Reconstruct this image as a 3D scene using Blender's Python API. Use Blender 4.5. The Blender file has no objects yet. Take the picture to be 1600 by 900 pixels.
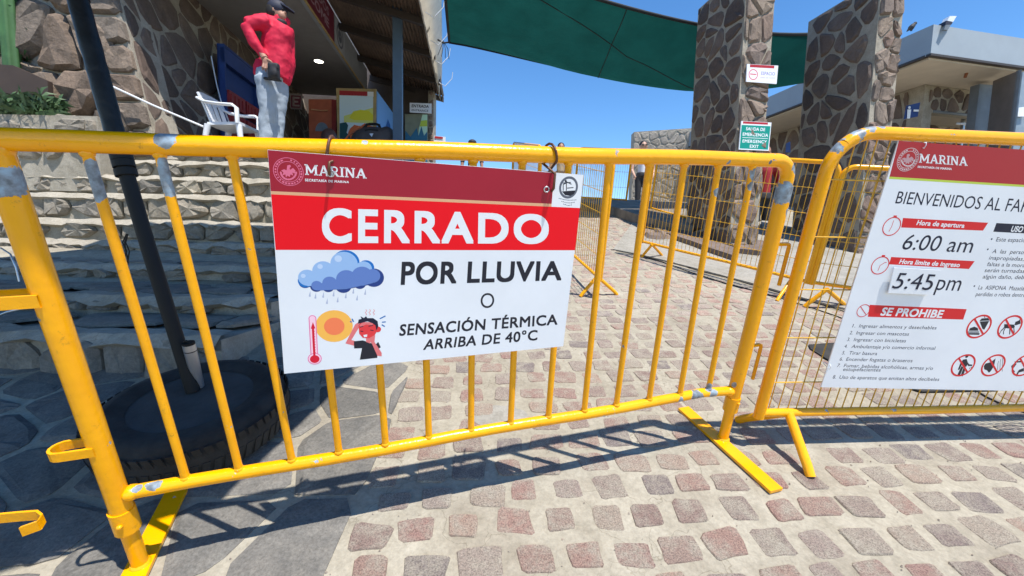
import bpy, bmesh, math, random
from mathutils import Vector, Matrix
from mathutils.geometry import tessellate_polygon
rnd = random.Random(7)
S = bpy.context.scene
COL = S.collection
PI = math.pi

# ------------------------------------------------------------------ camera
F, PITCH, ROLL, HC = 666.2, 0.34152244, 0.0385334854, 1.08947861
c_, s_ = math.cos(ROLL), math.sin(ROLL)
fwd = Vector((0, math.cos(PITCH), -math.sin(PITCH))); rt = Vector((1, 0, 0)); up = rt.cross(fwd)
CR, CU, CF = c_*rt + s_*up, -s_*rt + c_*up, fwd                      # camera axes in the frame of the ramp
UPR = Vector((-0.017, 0.248, 0.968)).normalized()                    # true vertical, in the frame of the ramp
G3 = UPR.rotation_difference(Vector((0, 0, 1))).to_matrix()          # ramp frame -> world
G = G3.to_4x4()
GI = G.inverted()
CW = G3 @ Vector((0, 0, HC))
cam_d = bpy.data.cameras.new('camera'); cam = bpy.data.objects.new('camera', cam_d); COL.objects.link(cam)
M = Matrix((CR, CU, -CF)).transposed()
cam.matrix_world = Matrix.Translation(CW) @ (G3 @ M).to_4x4()
cam_d.sensor_width = 36; cam_d.lens = F/1600*36; cam_d.clip_end = 3000; cam_d.clip_start = .02
S.camera = cam
S.render.resolution_x, S.render.resolution_y = 1024, 576

# ------------------------------------------------------------------ light
SUN = (G3 @ Vector((.235, -.095, 1)).normalized()).normalized()      # towards the sun
elev = math.asin(SUN.z); azim = math.atan2(SUN.x, SUN.y)
W = bpy.data.worlds.new('World'); S.world = W; W.use_nodes = True
nt = W.node_tree; bg = nt.nodes['Background']
sky = nt.nodes.new('ShaderNodeTexSky'); sky.sky_type = 'NISHITA'; sky.sun_disc = False
sky.sun_elevation = elev; sky.sun_rotation = azim; sky.altitude = 1200; sky.air_density = 1.0; sky.dust_density = 0.0; sky.ozone_density = 3.0
hs = nt.nodes.new('ShaderNodeHueSaturation'); hs.inputs['Saturation'].default_value = 1.22; hs.inputs['Value'].default_value = 1.22
nt.links.new(sky.outputs[0], hs.inputs['Color']); nt.links.new(hs.outputs[0], bg.inputs['Color'])
bg.inputs['Strength'].default_value = 0.135
sl = bpy.data.lights.new('sun', 'SUN'); sl.energy = 5.0; sl.angle = math.radians(.53); sl.color = (1, .95, .87)
so = bpy.data.objects.new('sun', sl); COL.objects.link(so)
so.rotation_euler = SUN.to_track_quat('Z', 'Y').to_euler(); so.location = (2, -3, 9)
S.view_settings.view_transform = 'Standard'; S.view_settings.look = 'None'
S.view_settings.exposure = 0.5; S.view_settings.gamma = 1

# ------------------------------------------------------------------ from photo measurements to points of the place
def ray(px, py): return CR*((px-800)/F) + CU*((450-py)/F) + CF
def gr(px, py, z=0.0):                                               # point on a plane parallel to the ramp (ramp frame)
    d = ray(px, py); return Vector((0, 0, HC)) + d*((z-HC)/d.z)
def wy(px, py, Y):                                                   # world point at distance Y
    d = G3 @ ray(px, py); return CW + d*((Y-CW.y)/d.y)
def onp(px, py, A, n):                                               # world point on a plane
    d = G3 @ ray(px, py); return CW + d*((A-CW).dot(n)/d.dot(n))
def R(x, y, z=0.0): return G3 @ Vector((x, y, z))
def upw(z): return Vector((0, 0, z))

# ------------------------------------------------------------------ materials
def mat(name): 
    m = bpy.data.materials.new(name); m.use_nodes = True
    return m, m.node_tree, m.node_tree.nodes['Principled BSDF']
def N(t, kind, **kw):
    n = t.nodes.new('ShaderNode'+kind)
    for k, v in kw.items():
        if k in ('operation', 'blend_type', 'data_type', 'attribute_name', 'feature', 'noise_dimensions', 'distance'): setattr(n, k, v)
        else: n.inputs[k].default_value = v
    return n
def ramp(t, src, stops):
    r = t.nodes.new('ShaderNodeValToRGB'); t.links.new(src, r.inputs[0])
    while len(r.color_ramp.elements) < len(stops): r.color_ramp.elements.new(.5)
    for e, (p, c) in zip(r.color_ramp.elements, stops): e.position = p; e.color = (*c, 1) if len(c) == 3 else c
    return r.outputs[0]
def mixc(t, fac, a, b, bt='MIX'):
    m = t.nodes.new('ShaderNodeMix'); m.data_type = 'RGBA'; m.blend_type = bt
    for i, v in ((0, fac), (6, a), (7, b)):
        if hasattr(v, 'is_output') or isinstance(v, bpy.types.NodeSocket): t.links.new(v, m.inputs[i])
        else: m.inputs[i].default_value = v if i == 0 else (*v, 1)
    return m.outputs[2]
def bump(t, b, src, strength=.3, dist=.01):
    n = t.nodes.new('ShaderNodeBump'); n.inputs['Strength'].default_value = strength; n.inputs['Distance'].default_value = dist
    t.links.new(src, n.inputs['Height']); t.links.new(n.outputs[0], b.inputs['Normal']); return n
def coord(t, which='Object'): return t.nodes.new('ShaderNodeTexCoord').outputs[which]
def noise(t, vec, scale, detail=4, rough=.6):
    n = N(t, 'TexNoise', Scale=scale, Detail=detail, Roughness=rough); t.links.new(vec, n.inputs['Vector']); return n.outputs[0]

def plain(name, col, rough=.6, metal=0, var=.15, scale=6, bs=.1, bscale=60, spec=.5):
    m, t, b = mat(name); o = coord(t)
    n = noise(t, o, scale, 5)
    dark = tuple(c*(1-var) for c in col); lite = tuple(min(1, c*(1+var)) for c in col)
    t.links.new(ramp(t, n, [(.3, dark), (.7, lite)]), b.inputs['Base Color'])
    b.inputs['Roughness'].default_value = rough; b.inputs['Metallic'].default_value = metal
    b.inputs['Specular IOR Level'].default_value = spec
    if bs: bump(t, b, noise(t, o, bscale, 6), bs, .004)
    return m

def yellow(name, patches=(), wear=.605):
    m, t, b = mat(name); o = coord(t)
    base = ramp(t, noise(t, o, 5, 6), [(.3, (.84, .35, .0)), (.7, (.93, .425, .0))])
    grime = ramp(t, noise(t, o, 38, 8, .75), [(.60, (0, 0, 0)), (.74, (1, 1, 1))])
    base = mixc(t, grime, base, (.42, .19, .012))
    n1 = noise(t, o, 30, 6, .7)
    mask = None
    for (p, r) in patches:
        d = t.nodes.new('ShaderNodeVectorMath'); d.operation = 'DISTANCE'; t.links.new(o, d.inputs[0]); d.inputs[1].default_value = p
        a = N(t, 'Math', operation='MULTIPLY_ADD'); t.links.new(n1, a.inputs[0]); a.inputs[1].default_value = r*1.6; a.inputs[2].default_value = r*.2
        l = N(t, 'Math', operation='LESS_THAN'); t.links.new(d.outputs['Value'], l.inputs[0]); t.links.new(a.outputs[0], l.inputs[1])
        if mask is None: mask = l.outputs[0]
        else:
            x = N(t, 'Math', operation='MAXIMUM'); t.links.new(mask, x.inputs[0]); t.links.new(l.outputs[0], x.inputs[1]); mask = x.outputs[0]
    sp = ramp(t, noise(t, o, 22, 8, .62), [(wear+.085, (0, 0, 0)), (wear+.095, (1, 1, 1))])
    if mask is not None:
        x = N(t, 'Math', operation='MAXIMUM'); t.links.new(mask, x.inputs[0]); t.links.new(sp, x.inputs[1]); mask = x.outputs[0]
    else: mask = sp
    grey = ramp(t, noise(t, o, 45, 5), [(.35, (.12, .14, .16)), (.5, (.22, .26, .3)), (.68, (.3, .42, .52))])
    colr = mixc(t, mask, base, grey)
    t.links.new(colr, b.inputs['Base Color'])
    rr = N(t, 'Math', operation='MULTIPLY_ADD'); t.links.new(mask, rr.inputs[0]); rr.inputs[1].default_value = .25; rr.inputs[2].default_value = .22
    t.links.new(rr.outputs[0], b.inputs['Roughness'])
    h = N(t, 'Math', operation='MULTIPLY_ADD'); t.links.new(mask, h.inputs[0]); h.inputs[1].default_value = -.6; t.links.new(noise(t, o, 55, 5), h.inputs[2])
    bump(t, b, h.outputs[0], .42, .003)
    return m

def stone(name, cols, rough=.85, grain=120, bs=.5, speck=.35, bd=.006, smear=None):
    m, t, b = mat(name); o = coord(t)
    a = N(t, 'Attribute', attribute_name='tint')
    st = [(i/(len(cols)-1) if len(cols) > 1 else 0, c) for i, c in enumerate(cols)]
    base = ramp(t, a.outputs['Fac'], st)
    n = noise(t, o, grain, 8, .8)
    n2 = noise(t, o, grain*.12, 4)
    v = ramp(t, n, [(.3, (1-speck,)*3), (.7, (1+speck*.6,)*3)])
    c = mixc(t, 1.0, base, v, 'MULTIPLY')
    v2 = ramp(t, n2, [(.3, (.75,)*3), (.7, (1.18, 1.15, 1.1))])
    c = mixc(t, 1.0, c, v2, 'MULTIPLY')
    if smear:
        g = coord(t, 'Generated') if False else N(t, 'NewGeometry').outputs['Position']
        sm = ramp(t, noise(t, g, 16, 8, .72), [(.43, (0, 0, 0)), (.64, (.9,)*3)])
        c = mixc(t, sm, c, smear)
        gn = ramp(t, noise(t, g, 230, 3, .8), [(.36, (.55, .53, .52)), (.5, (1, 1, 1)), (.64, (1.3, 1.3, 1.28))])
        c = mixc(t, 1.0, c, gn, 'MULTIPLY')
    t.links.new(c, b.inputs['Base Color']); b.inputs['Roughness'].default_value = rough
    b.inputs['Specular IOR Level'].default_value = .25
    ad = N(t, 'Math', operation='ADD'); t.links.new(n, ad.inputs[0]); t.links.new(n2, ad.inputs[1])
    bump(t, b, ad.outputs[0], bs, bd)
    return m

def mortar(name, c1, c2, c3=None):
    m, t, b = mat(name); o = coord(t)
    n = noise(t, o, 3.2, 8, .65); n2 = noise(t, o, 70, 8, .75); n3 = noise(t, o, 14, 5, .6)
    base = ramp(t, n, [(.3, c1), (.52, c2), (.75, c3 or c2)])
    v = ramp(t, n2, [(.3, (.72,)*3), (.6, (1.0,)*3), (.8, (1.12,)*3)])
    c = mixc(t, 1.0, base, v, 'MULTIPLY')
    v3 = ramp(t, n3, [(.3, (.85, .84, .82)), (.65, (1.05, 1.05, 1.05))])
    c = mixc(t, 1.0, c, v3, 'MULTIPLY')
    # thin cracks and little pebbles of the set cement
    vo = N(t, 'TexVoronoi', Scale=6.5); vo.feature = 'DISTANCE_TO_EDGE'
    dv = N(t, 'VectorMath', operation='ADD'); t.links.new(o, dv.inputs[0])
    nn = N(t, 'TexNoise', Scale=9, Detail=6); t.links.new(o, nn.inputs['Vector']); sc = N(t, 'VectorMath', operation='SCALE'); t.links.new(nn.outputs['Color'], sc.inputs[0]); sc.inputs['Scale'].default_value = .16
    t.links.new(sc.outputs[0], dv.inputs[1]); t.links.new(dv.outputs[0], vo.inputs['Vector'])
    ck = ramp(t, vo.outputs['Distance'], [(.0, (.62, .6, .56)), (.012, (1, 1, 1))])
    gate = ramp(t, noise(t, o, 2.1, 2), [(.5, (0, 0, 0)), (.56, (1, 1, 1))])
    ck = mixc(t, gate, (1, 1, 1), ck)
    c = mixc(t, 1.0, c, ck, 'MULTIPLY')
    t.links.new(c, b.inputs['Base Color']); b.inputs['Roughness'].default_value = .9; b.inputs['Specular IOR Level'].default_value = .2
    ad = N(t, 'Math', operation='MULTIPLY_ADD'); t.links.new(n3, ad.inputs[0]); ad.inputs[1].default_value = 2.2; t.links.new(n2, ad.inputs[2])
    bump(t, b, ad.outputs[0], .55, .006)
    return m

def ink(name, col, rough=.45): 
    m, t, b = mat(name); b.inputs['Base Color'].default_value = (*col, 1); b.inputs['Roughness'].default_value = rough
    b.inputs['Specular IOR Level'].default_value = .3
    return m
def srgb(r, g, b): return tuple(((v/255)/12.92 if v/255 < .04045 else ((v/255+.055)/1.055)**2.4) for v in (r, g, b))

MT = {}
MT['mortar'] = mortar('cement_joint', (.29, .255, .20), (.37, .335, .265), (.43, .395, .32))
MT['wallmortar'] = mortar('wall_mortar', (.32, .29, .235), (.40, .365, .305), (.45, .415, .35))
MT['dimmortar'] = mortar('shaded_wall_mortar', (.31, .275, .22), (.39, .35, .285), (.43, .395, .325))  # wall mortar toned down in colour for walls standing in shade
MT['concrete'] = mortar('concrete', (.27, .255, .22), (.34, .32, .28), (.38, .36, .32))
MT['cobble'] = stone('cobble_stone', [(.27, .205, .185), (.37, .25, .21), (.31, .265, .235), (.37, .225, .195), (.39, .305, .25), (.25, .215, .205), (.41, .29, .235), (.38, .335, .28), (.35, .27, .245)], grain=150, speck=.6, bs=.8, bd=.006, smear=(.38, .34, .275))
MT['slate'] = stone('slate_flag', [(.145, .14, .13), (.205, .195, .178), (.165, .158, .15), (.235, .222, .20)], grain=110, speck=.5)
MT['stone'] = stone('shaded_wall_stone', [(.125, .092, .078), (.17, .125, .102), (.10, .078, .07), (.205, .155, .128), (.155, .122, .106)], grain=40, speck=.3, bs=.7, bd=.012)  # darkened colour for shaded walls and the shaded pillar sides
MT['stonelit'] = stone('pale_lit_wall_stone', [(.22, .165, .135), (.27, .21, .17), (.19, .15, .135), (.30, .24, .19), (.24, .17, .14)], grain=35, speck=.35, bs=.8, bd=.015)  # lighter copy for the sunlit pillar faces; also the pale kerb stones
MT['stepstone'] = stone('step_stone', [(.27, .245, .21), (.34, .305, .255), (.23, .215, .195), (.38, .345, .285)], grain=45, speck=.4, bs=.8, bd=.012)
MT['palestone'] = stone('sunlit_pale_stone', [(.34, .30, .25), (.42, .37, .31), (.30, .27, .24), (.46, .41, .35)], grain=30, speck=.3)
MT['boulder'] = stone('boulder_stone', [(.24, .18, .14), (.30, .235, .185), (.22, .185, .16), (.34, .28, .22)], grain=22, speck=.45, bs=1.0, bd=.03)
MT['white'] = plain('sign_board', srgb(228, 231, 236), .35, var=.05, scale=4, bs=.05, bscale=9)
MT['ink_maroon'] = plain('print_maroon', srgb(158, 8, 42), .4, var=.06, scale=3, bs=.0)
MT['ink_red'] = ink('print_red', srgb(236, 0, 26)); MT['ink_tan'] = ink('print_tan', srgb(222, 170, 130))
MT['ink_white'] = ink('print_white', (.80, .81, .83)); MT['ink_dark'] = ink('print_charcoal', srgb(34, 36, 48))
MT['ink_navy'] = ink('print_navy', srgb(22, 28, 52)); MT['ink_pink'] = ink('print_pink', srgb(222, 110, 140))
MT['ink_grey'] = ink('print_grey', srgb(95, 100, 112))
MT['ink_brick'] = ink('print_brick_red', srgb(172, 44, 52)); MT['ink_lime'] = ink('print_lime', srgb(190, 208, 80)); MT['ink_signred'] = ink('print_sign_red', srgb(214, 36, 42))
MT['dark'] = plain('dark_metal', (.014, .014, .014), .6, spec=.25); MT['rust'] = plain('rusty_wire', (.12, .055, .03), .5, .4, var=.4, scale=40, bs=.4)
MT['rubber'] = plain('tyre_rubber', (.026, .024, .022), .85, var=.55, scale=11, bs=.6)
MT['blackpole'] = plain('black_wrapped_pole', (.01, .01, .01), .42, var=.3, scale=20, bs=1.0, bscale=22, spec=.3)
MT['concdark'] = plain('tyre_concrete', (.05, .05, .05), .9, var=.3, scale=8, bs=.5)
MT['steel'] = plain('brushed_steel', (.55, .56, .58), .35, .8, var=.15)
MT['plasticwhite'] = plain('white_plastic', (.72, .75, .8), .4, var=.04, bs=0)
MT['bluepost'] = plain('blue_grey_paint', (.06, .098, .15), .45, var=.12)
MT['soffit'] = plain('grey_soffit', (.26, .25, .24), .8, var=.08); MT['fascia'] = plain('grey_fascia', (.30, .32, .35), .7, var=.08)
MT['fasciaR'] = plain('blue_grey_roof_band', (.29, .335, .375), .7, var=.06, scale=2); MT['soffitR'] = plain('beige_soffit', (.52, .45, .36), .8, var=.06)
MT['corr'] = plain('brown_corrugated_roof', (.13, .09, .068), .7, var=.35, scale=5)
MT['beam'] = plain('brown_steel_beam', (.05, .04, .035), .6)
MT['maroonboard'] = plain('maroon_board', (.16, .02, .045), .5)
MT['redcrate'] = plain('red_crate_plastic', (.28, .02, .02), .5); MT['bluepaint'] = plain('blue_paint', (.012, .04, .17), .45)
MT['orange'] = plain('orange_board', (.5, .13, .07), .6); MT['wood'] = plain('pale_wood', (.42, .30, .13), .6, var=.25)
MT['greensail'] = None
MT['greyglass'] = plain('grey_door_panel', (.16, .14, .13), .35); MT['greymetal'] = plain('grey_metal', (.15, .17, .19), .5)
MT['skin'] = plain('skin', (.35, .18, .12), .55, var=.08); MT['skinf'] = plain('pale_skin', (.48, .28, .2), .55, var=.08)
MT['shirt'] = plain('red_jersey', (.56, .004, .04), .75, var=.12, scale=10, bs=.5, bscale=22); MT['jeans'] = plain('pale_jeans', (.34, .40, .47), .85, var=.1, scale=14, bs=.8, bscale=18)
MT['black'] = plain('black_cloth', (.018, .018, .022), .7); MT['navy'] = plain('navy_cap', (.02, .025, .05), .7)
MT['hair'] = plain('dark_hair', (.015, .012, .01), .6); MT['tee'] = plain('white_shirt', (.62, .64, .68), .8); MT['beige'] = plain('beige_shirt', (.4, .33, .25), .8)
MT['darkred'] = plain('dark_red_shirt', (.3, .012, .02), .8)
MT['leaf'] = plain('leaf_green', (.05, .10, .035), .6, var=.4, scale=12); MT['cactus'] = plain('cactus_green', (.05, .13, .04), .6, var=.3)
MT['brownboard'] = plain('brown_plank', (.055, .035, .025), .7)
MT['tarp'] = None
def cloth(name, col, trans, weave=400):
    m, t, b = mat(name); o = coord(t)
    n = noise(t, o, 2.5, 6); 
    c = ramp(t, n, [(.3, tuple(x*.8 for x in col)), (.7, tuple(min(1, x*1.15) for x in col))])
    t.links.new(c, b.inputs['Base Color']); b.inputs['Roughness'].default_value = .9; b.inputs['Specular IOR Level'].default_value = .1
    tr = t.nodes.new('ShaderNodeBsdfTranslucent'); t.links.new(c, tr.inputs['Color'])
    mx = t.nodes.new('ShaderNodeMixShader'); mx.inputs[0].default_value = trans
    t.links.new(b.outputs[0], mx.inputs[1]); t.links.new(tr.outputs[0], mx.inputs[2])
    t.links.new(mx.outputs[0], t.nodes['Material Output'].inputs['Surface'])
    bump(t, b, noise(t, o, 6, 4), .5, .03)
    return m
MT['greensail'] = cloth('green_shade_net', (.007, .066, .058), .3)
MT['hem'] = plain('black_hem', (.01, .012, .014), .8)
MT['tarp'] = cloth('dusty_white_tarp', (.60, .57, .50), .3)
MT['umbrella'] = cloth('navy_umbrella_cloth', (.015, .02, .035), 0.0)

# ------------------------------------------------------------------ mesh builder
class MB:
    def __init__(s): s.v = []; s.f = []; s.sm = []; s.t = []
    def add(s, vs, fs, smooth=False, tint=.5):
        o = len(s.v); s.v += [Vector(v) for v in vs]; s.f += [tuple(i+o for i in f) for f in fs]
        s.sm += [smooth]*len(fs); s.t += [tint]*len(vs); return s
    def box(s, O, ex, ey, ez, tint=.5):                              # corner + three edge vectors
        O, ex, ey, ez = map(Vector, (O, ex, ey, ez))
        vs = [O, O+ex, O+ex+ey, O+ey, O+ez, O+ex+ez, O+ex+ey+ez, O+ey+ez]
        fs = [(3, 2, 1, 0), (4, 5, 6, 7), (0, 1, 5, 4), (1, 2, 6, 5), (2, 3, 7, 6), (3, 0, 4, 7)]
        if ex.cross(ey).dot(ez) < 0: fs = [f[::-1] for f in fs]
        return s.add(vs, fs, tint=tint)
    def cbox(s, c, sx, sy, sz, rz=0):
        a = Vector((math.cos(rz), math.sin(rz), 0)); b = Vector((-a.y, a.x, 0)); c = Vector(c)
        return s.box(c-a*sx/2-b*sy/2-upw(sz/2), a*sx, b*sy, upw(sz))
    def tube(s, path, r, n=12, caps=True, closed=False, sq=None, smooth=True):
        P = [Vector(p) for p in path]; m = len(P); rr = r if isinstance(r, (list, tuple)) else [r]*m
        rings = []; ref = None
        for i in range(m):
            if closed: d = (P[(i+1) % m]-P[i-1]).normalized()
            else: d = ((P[i+1] if i < m-1 else P[i]) - (P[i-1] if i > 0 else P[i])).normalized()
            if ref is None:
                ref = Vector((0, 0, 1)) if abs(d.z) < .9 else Vector((1, 0, 0))
                ref = (ref-d*ref.dot(d)).normalized()
            else: ref = (ref-d*ref.dot(d)).normalized()
            b = d.cross(ref)
            q = sq if sq else (1, 1)
            rings.append([P[i]+(ref*math.cos(2*PI*k/n)*q[0]+b*math.sin(2*PI*k/n)*q[1])*rr[i] for k in range(n)])
        vs = [v for rg in rings for v in rg]; fs = []
        for i in range(m-1 if not closed else m):
            j = (i+1) % m
            for k in range(n): fs.append((i*n+k, i*n+(k+1) % n, j*n+(k+1) % n, j*n+k))
        s.add(vs, fs, smooth)
        if caps and not closed:
            s.add(rings[0], [tuple(range(n))[::-1]]); s.add(rings[-1], [tuple(range(n))])
        return s
    def ball(s, c, rx, ry=None, rz=None, n=12, m=8, rot=None):
        ry = ry or rx; rz = rz or rx; vs = []; fs = []; c = Vector(c)
        for i in range(m+1):
            th = PI*i/m
            for k in range(n):
                p = Vector((rx*math.sin(th)*math.cos(2*PI*k/n), ry*math.sin(th)*math.sin(2*PI*k/n), rz*math.cos(th)))
                vs.append(c+(rot @ p if rot else p))
        for i in range(m):
            for k in range(n): fs.append((i*n+k, (i+1)*n+k, (i+1)*n+(k+1) % n, i*n+(k+1) % n))
        return s.add(vs, fs, True)
    def prism(s, pts, h):                                            # flat ring of points extruded by vector h
        pts = [Vector(p) for p in pts]; h = Vector(h); n = len(pts)
        tr = tessellate_polygon([pts])
        nr = Vector((0, 0, 0))
        for i in range(n): nr += pts[i].cross(pts[(i+1) % n])
        flip = nr.dot(h) < 0
        o = len(s.v); vs = pts+[p+h for p in pts]; fs = []
        for a, b, c in tr:
            q = (pts[b]-pts[a]).cross(pts[c]-pts[a]).dot(h) > 0
            fs.append((a+n, b+n, c+n) if q else (c+n, b+n, a+n)); fs.append((c, b, a) if q else (a, b, c))
        for i in range(n):
            j = (i+1) % n; fs.append((i, j, j+n, i+n) if not flip else (j, i, i+n, j+n))
        return s.add(vs, fs)
    def mesh(s, name, m, inv=None):
        me = bpy.data.meshes.new(name)
        me.from_pydata([(inv @ v if inv else v) for v in s.v], [], s.f)
        me.polygons.foreach_set('use_smooth', s.sm)
        a = me.attributes.new('tint', 'FLOAT', 'POINT'); a.data.foreach_set('value', s.t)
        if m: me.materials.append(m)
        me.update(); return me
    def build(s, name, m, parent=None, frame='world'):
        """frame: world, ramp (coordinates on the sloping ground) or local (the parent's own)"""
        inv = None
        if frame == 'ramp': inv = G
        if parent is not None and frame != 'local':
            pi = WM[parent.name].inverted(); inv = pi @ inv if inv else pi
        o = bpy.data.objects.new(name, s.mesh(name, m, inv)); COL.objects.link(o)
        if parent is not None: o.parent = parent; WM[o.name] = WM[parent.name].copy()
        else: WM[o.name] = Matrix.Identity(4)
        return o
WM = {}
def thing(name, label, cat, loc=(0, 0, 0), rz=0, frame='world', group=None):
    o = bpy.data.objects.new(name, None); COL.objects.link(o); o.empty_display_size = .1
    m = Matrix.Translation(Vector(loc)) @ Matrix.Rotation(rz, 4, 'Z')
    if frame == 'ramp': m = G @ m
    o.matrix_world = m; WM[o.name] = m
    return tag(o, label, cat, group)
def tag(o, label, cat, group=None):
    o['label'] = label; o['category'] = cat
    if group: o['group'] = group
    return o
def struct(o, kind='structure'): o['kind'] = kind; return o
def inst(me, name, parent, m4):                                       # a piece that shares its mesh; m4 in the parent's own frame
    o = bpy.data.objects.new(name, me); COL.objects.link(o)
    if parent is not None: o.parent = parent
    o.matrix_local = m4; return o

# ------------------------------------------------------------------ flat print and lettering
_curves = {}
def text_mesh(txt, bold=0.0, shear=0.0, space=1.0):
    vs, fs = text_mesh0(txt, 0.0, shear, space*(1+bold*1.2))
    if bold < .018: return vs, fs
    V, Fc = [], []; d = bold*.85
    for k, (a, b) in enumerate(((0, 0), (1, 0), (-1, 0), (0, 1), (0, -1), (1, 1), (-1, 1), (1, -1), (-1, -1))):
        o = len(V); V += [Vector((v.x+a*d, v.y+b*d, k)) for v in vs]; Fc += [tuple(i+o for i in f) for f in fs]
    return V, Fc
def text_mesh0(txt, bold=0.0, shear=0.0, space=1.0):
    c = bpy.data.curves.new('t', 'FONT'); c.body = txt; c.offset = bold; c.shear = shear; c.space_character = space; c.resolution_u = 6 if len(txt) < 12 else 3; c.size = 1
    o = bpy.data.objects.new('t', c); COL.objects.link(o)
    me = bpy.data.meshes.new_from_object(o, depsgraph=bpy.context.evaluated_depsgraph_get())
    vs = [v.co.copy() for v in me.vertices]; fs = [tuple(p.vertices) for p in me.polygons]
    bpy.data.objects.remove(o); bpy.data.curves.remove(c); bpy.data.meshes.remove(me)
    return vs, fs
def capheight(bold):
    if bold not in _curves:
        vs, _ = text_mesh('H', bold); _curves[bold] = (min(v.y for v in vs), max(v.y for v in vs))
    return _curves[bold]
class Board:
    """a flat board in the place: artwork is laid on its plane, layer upon layer"""
    def __init__(s, root, A, n): s.root = root; s.A = Vector(A); s.n = Vector(n).normalized()   # n towards the viewer's side
    k = 0
    def P(s, px, py, lay=0): return onp(px, py, s.A+s.n*(.00006*lay+.000004*(s.k % 12 if lay else 0)), s.n)
    def nx(s): s.k += 1
    def poly(s, name, m, pts, lay=1, parent=None):
        mb = MB(); s.addpoly(mb, pts, lay); return mb.build(name, m, parent or s.root)
    def addpoly(s, mb, pts, lay=1, raw=False):
        s.nx()
        P = pts if raw else [s.P(x, y, lay) for x, y in pts]
        tr = tessellate_polygon([P])
        fs = [(a, b, c) if (P[b]-P[a]).cross(P[c]-P[a]).dot(s.n) > 0 else (c, b, a) for a, b, c in tr]
        mb.add(P, fs)
    def axes(s):
        u = Vector((0, 0, 1)) - s.n*s.n.z; u = u.normalized(); return u.cross(s.n).normalized(), u
    def disc(s, mb, px, py, r, lay=1, r2=0, n=32, sy=1, a0=0, a1=2*PI, tilt=0):
        s.nx()
        c = s.P(px, py, lay); e, u = s.axes()
        ct, st = math.cos(tilt), math.sin(tilt)
        def q(a, rr): x, y = math.cos(a)*rr, math.sin(a)*rr*sy; return c+e*(x*ct-y*st)+u*(x*st+y*ct)
        full = abs(a1-a0-2*PI) < 1e-6; k = n if full else n+1
        ang = [a0+(a1-a0)*i/n for i in range(k)]
        if r2 <= 0:
            mb.add([q(a, r) for a in ang], [tuple(range(k))])
        else:
            vs = [q(a, r) for a in ang]+[q(a, r2) for a in ang]
            mb.add(vs, [(i, (i+1) % k, (i+1) % k+k, i+k) for i in range(n if full else n)])
    def rect(s, mb, x0, y0, x1, y1, w, lay=1):
        """a straight stroke between two photo points, w metres wide"""
        s.nx()
        a, b = s.P(x0, y0, lay), s.P(x1, y1, lay); d = (b-a).normalized(); k = s.n.cross(d)*w/2
        mb.add([a-k, b-k, b+k, a+k], [(0, 1, 2, 3)])
    def text(s, txt, m, quad, bold=0.02, shear=0.0, lay=2, space=1.0, name='lettering', strokes=None, mb=None):
        vs, fs = strokes if strokes else text_mesh(txt, bold, shear, space)
        b0, b1 = (0, 1) if strokes else capheight(bold)
        x0 = min(v.x for v in vs); x1 = max(v.x for v in vs)
        (ax, ay), (bx, by), (cx, cy), (dx, dy) = quad                 # TL TR BR BL in the photo
        out = []
        for v in vs:
            u = (v.x-x0)/(x1-x0); w = (v.y-b0)/(b1-b0)
            tx, ty = ax+(bx-ax)*u, ay+(by-ay)*u; lx, ly = dx+(cx-dx)*u, dy+(cy-dy)*u
            out.append(s.P(lx+(tx-lx)*w, ly+(ty-ly)*w, lay+v.z*.08))
        o = mb or MB()
        f2 = []
        for f in fs:
            nr = (out[f[1]]-out[f[0]]).cross(out[f[2]]-out[f[0]]); f2.append(f if nr.dot(s.n) > 0 else f[::-1])
        o.add(out, f2)
        return o if mb else o.build(name, m, s.root)
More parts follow.
